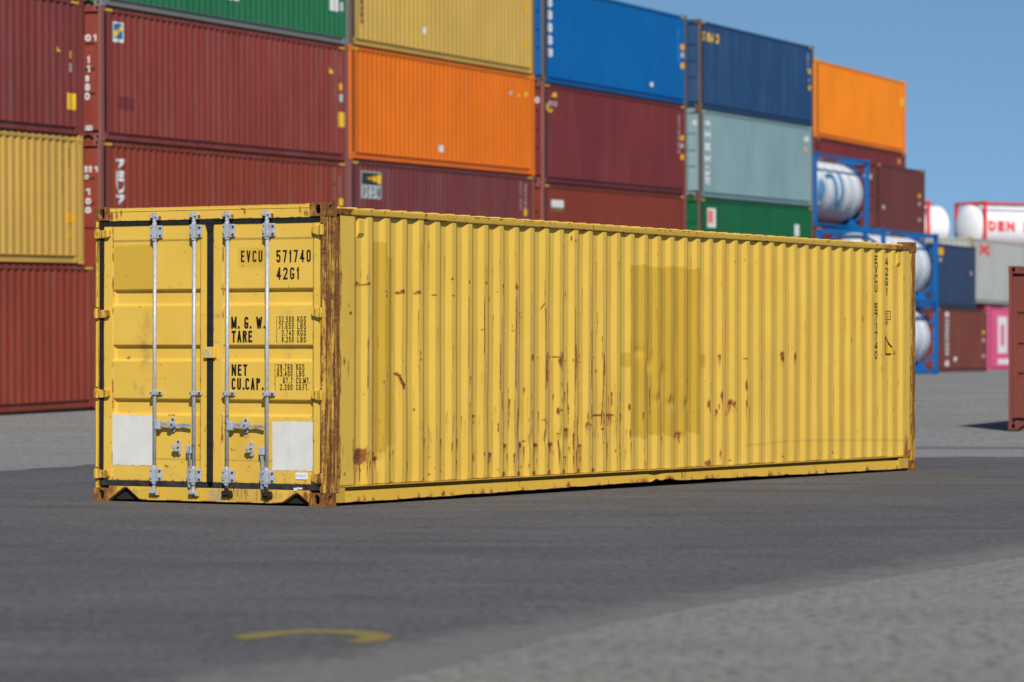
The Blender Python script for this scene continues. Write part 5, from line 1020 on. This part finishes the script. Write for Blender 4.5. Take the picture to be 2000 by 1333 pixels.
# ============================================================ GROUND
gy = [-60, 52.8, 56.5, 64, 70, 76, 81, 84, 90, 95, 104, 113, 140, 175, 260, 4000]; gz = [0, 0, .11, .165, .24, .36, .46, .56, .60, .66, .69, .70, .70, .75, .75, .75]
Ys = np.unique(np.concatenate([[-60, 0, 30], np.arange(44, 180, 1.5), [190, 220, 260, 400, 900, 2000, 4000]])); Xs = np.array([-2500, -400, -80, -40, -20, -10, 0, 10, 20, 40, 80, 400, 2500.])
def asphalt(name, c0, c1, grain, spot=.5, streak=(.25, 1.6, 1), bumpd=.01, fine=55, warm=None, mot=.5, edge=None):
    m, t, b = newmat(name); N = NT(t); v = N.coord()
    n1 = N.noise(v, .35, 4); st = N.noise(N.coord(streak), .9, 6, .62); g = N.noise(v, fine, 4, .75); g2 = N.noise(v, fine * .28, 4, .7); g3 = N.noise(v, 5.5, 5, .7)
    c = N.mix(N.ramp(n1, .35, .65), tuple(x * (1 - .12 * mot) for x in c0), tuple(x * (1 + .10 * mot) for x in c1))
    c = N.mix(N.ramp(st, .42, .66, 0, .55), c, tuple(x * 1.32 for x in c1)); c = N.mix(N.ramp(st, .46, .28, 0, .6), c, tuple(x * .66 for x in c0))
    mo = N.noise(N.coord((.55, 1.1, 1), (0, 0, .4)), 1.1, 6, .62); c = N.mix(N.ramp(mo, .52, .70, 0, .55 * mot), c, tuple(x * 1.7 for x in c1)); c = N.mix(N.ramp(mo, .46, .30, 0, .6 * mot), c, tuple(x * .55 for x in c0))
    sc_ = N.noise(N.coord((.22, 3.2, 1), (0, 0, -.35)), 2.6, 5, .7); c = N.mix(N.ramp(sc_, .60, .72, 0, .5 * mot), c, tuple(x * 1.9 for x in c1))
    c = N.mix(N.ramp(g, .40, .64, 0, grain), c, tuple(min(1, x * 1.75) for x in c1)); c = N.mix(N.ramp(g2, .55, .34, 0, grain), c, tuple(x * .50 for x in c0))
    c = N.mix(N.ramp(g3, .62, .76, 0, .35), c, tuple(x * 1.4 for x in c1))
    g4 = N.noise(v, 24, 3, .6); c = N.mix(N.ramp(g4, .50, .66, 0, grain * .5), c, tuple(min(1, x * 1.5) for x in c1)); c = N.mix(N.ramp(g4, .48, .34, 0, grain * .45), c, tuple(x * .66 for x in c0))
    vo = N.n('ShaderNodeTexVoronoi'); N.link(N.coord((1, .8, 1)), vo.inputs['Vector']); vo.inputs['Scale'].default_value = 1.3
    wn_ = N.n('ShaderNodeTexWhiteNoise'); N.link(vo.outputs['Position'], wn_.inputs['Vector'])
    sp = N.math('MULTIPLY', N.ramp(vo.outputs['Distance'], .07, .035), N.math('LESS_THAN', wn_.outputs[0],   .34 * spot))
    c = N.mix(N.math('MULTIPLY', sp, .75), c, tuple(x * .25 for x in c0))
    sl = N.math('MULTIPLY', N.ramp(vo.outputs['Distance'], .045, .02), N.math('GREATER_THAN', wn_.outputs[0], 1 - .26 * spot)); c = N.mix(N.math('MULTIPLY', sl, .7), c, tuple(min(1, x * 2.6) for x in c1))
    if warm:
        y = N.n('ShaderNodeSeparateXYZ'); N.link(N.coord(), y.inputs[0]); c = N.mix(N.ramp(y.outputs[1], 30, 48), warm_mix(N, c, warm), c)
    if edge:      # pale grit from the neighbouring surface spills over the near border
        s_ = N.n('ShaderNodeSeparateXYZ'); N.link(N.coord(), s_.inputs[0]); nx, ny, cc = edge
        d = N.math('ADD', N.math('ADD', N.math('MULTIPLY', s_.outputs[0], nx), N.math('MULTIPLY', s_.outputs[1], ny)), -cc)
        d = N.math('ADD', d, N.math('MULTIPLY', N.math('SUBTRACT', N.noise(v, 3.5, 6, .75), .5), 1.5)); d = N.math('ADD', d, N.math('MULTIPLY', N.math('SUBTRACT', g, .5), .5))
        c = N.mix(N.ramp(d, .70, .12, 0, .98), c, N.mix(N.ramp(g2, .3, .7), (.150, .142, .133), (.228, .216, .203)))
    N.link(c, b.inputs['Base Color']); b.inputs['Roughness'].default_value = .85; b.inputs['Specular IOR Level'].default_value = .25
    N.bump(N.math('ADD', g, N.math('MULTIPLY', g2, 1.5)), .6, bumpd, b); return m
def warm_mix(N, c, w): return N.mix(1.0, c, w, 'MULTIPLY')
M['yard'] = asphalt('pale_worn_asphalt', (.188, .188, .186), (.222, .222, .218), .9, .8, (.12, 1.0, 1), .012, 42, (1.0, .94, .87))
M['patch'] = asphalt('dark_asphalt', (.088, .084, .088), (.104, .100, .104), .85, 1.2, (.30, 1.5, 1), .008, 60, None, 1.5, (-.909, .417, 6.80))
gnd = grid('ground', Xs, Ys, lambda X, Y: (X, Y, np.interp(Y, gy, gz) + 0 * X), M['yard'], None); gnd['kind'] = 'structure'
near = [(-3.6, 6), (-1.9, 10.5), (-.50, 14.3), (-.20, 15.3), (.10, 16.3), (.42, 17.36), (.96, 18.69), (1.42, 19.66), (2.08, 21.05), (3.3, 23.5), (5.6, 28.4), (9.0, 35.6), (14.4, 47.0)]
far = [(14.4, 47.3), (9, 47.15), (6.6, 47.1), (5.2, 47.0), (3, 46.9), (0, 46.2), (-2.6, 45.1), (-4.2, 43.9), (-4.93, 42.93), (-5.65, 40.6), (-7.4, 34), (-12, 18), (-13, 6)]
rr_ = random.Random(5)
def ragline(pts, step, amp):
    o = []
    for (xa, ya), (xb, yb) in zip(pts[:-1], pts[1:]):
        n = max(1, int(math.hypot(xb - xa, yb - ya) / step)); nx, ny = -(yb - ya), xb - xa; l = math.hypot(nx, ny)
        for i in range(n):
            k = rr_.gauss(0, amp); o.append((xa + (xb - xa) * i / n + nx / l * k, ya + (yb - ya) * i / n + ny / l * k))
    return o + [pts[-1]]
poly = ragline(near, .05, .020) + ragline(far, .25, .09)
mb = MB(); mb.add([(x, y, .0012) for x, y in poly], [tuple(range(len(poly)))]); pt = mb.build('dark_asphalt_road', M['patch'], None); pt['kind'] = 'structure'
# darker resurfaced strips across the far yard
M['strip'] = asphalt('mid_grey_asphalt', (.14, .14, .142), (.165, .165, .167), .4, .3, (.1, 1.2, 1), .008, 45)
mb = MB()
for x0, x1, y0, y1 in ((4.6, 40, 51.2, 52.9),):
    P_ = ragline([(x0, y0), (x1, y0 + .4)], .4, .05) + ragline([(x1, y1 + .4), (x0, y1)], .4, .05); o = len(mb.v); mb.add([(x, y, .0045) for x, y in P_], [tuple(range(len(P_)))])
s_ = mb.build('asphalt_strip', M['strip'], None); s_['kind'] = 'structure'
rm_, rt_, rb_ = newmat('worn_yellow_road_paint'); rN = NT(rt_); rv = rN.coord()
rN.link(rN.mix(rN.ramp(rN.noise(rv, 26, 6, .8), .46, .66, .10, .7), (.29, .215, .05), (.096, .09, .082)), rb_.inputs['Base Color']); rb_.inputs['Roughness'].default_value = .85; M['road_yellow'] = rm_
cv = [(-1.27, 16.52), (-1.22, 16.74), (-1.11, 16.9), (-.95, 17.03), (-.76, 16.99), (-.61, 16.86), (-.54, 16.6), (-.56, 16.37), (-.64, 16.22), (-.76, 16.25), (-.71, 16.39), (-.68, 16.55), (-.73, 16.68), (-.82, 16.77), (-.94, 16.79), (-1.03, 16.72), (-1.13, 16.47), (-1.19, 16.38)]
mb = MB(); mb.add([(x, y, .0045) for x, y in cv], [tuple(range(len(cv)))]); q = mb.build('road_marking', M['road_yellow'], None); q['kind'] = 'structure'
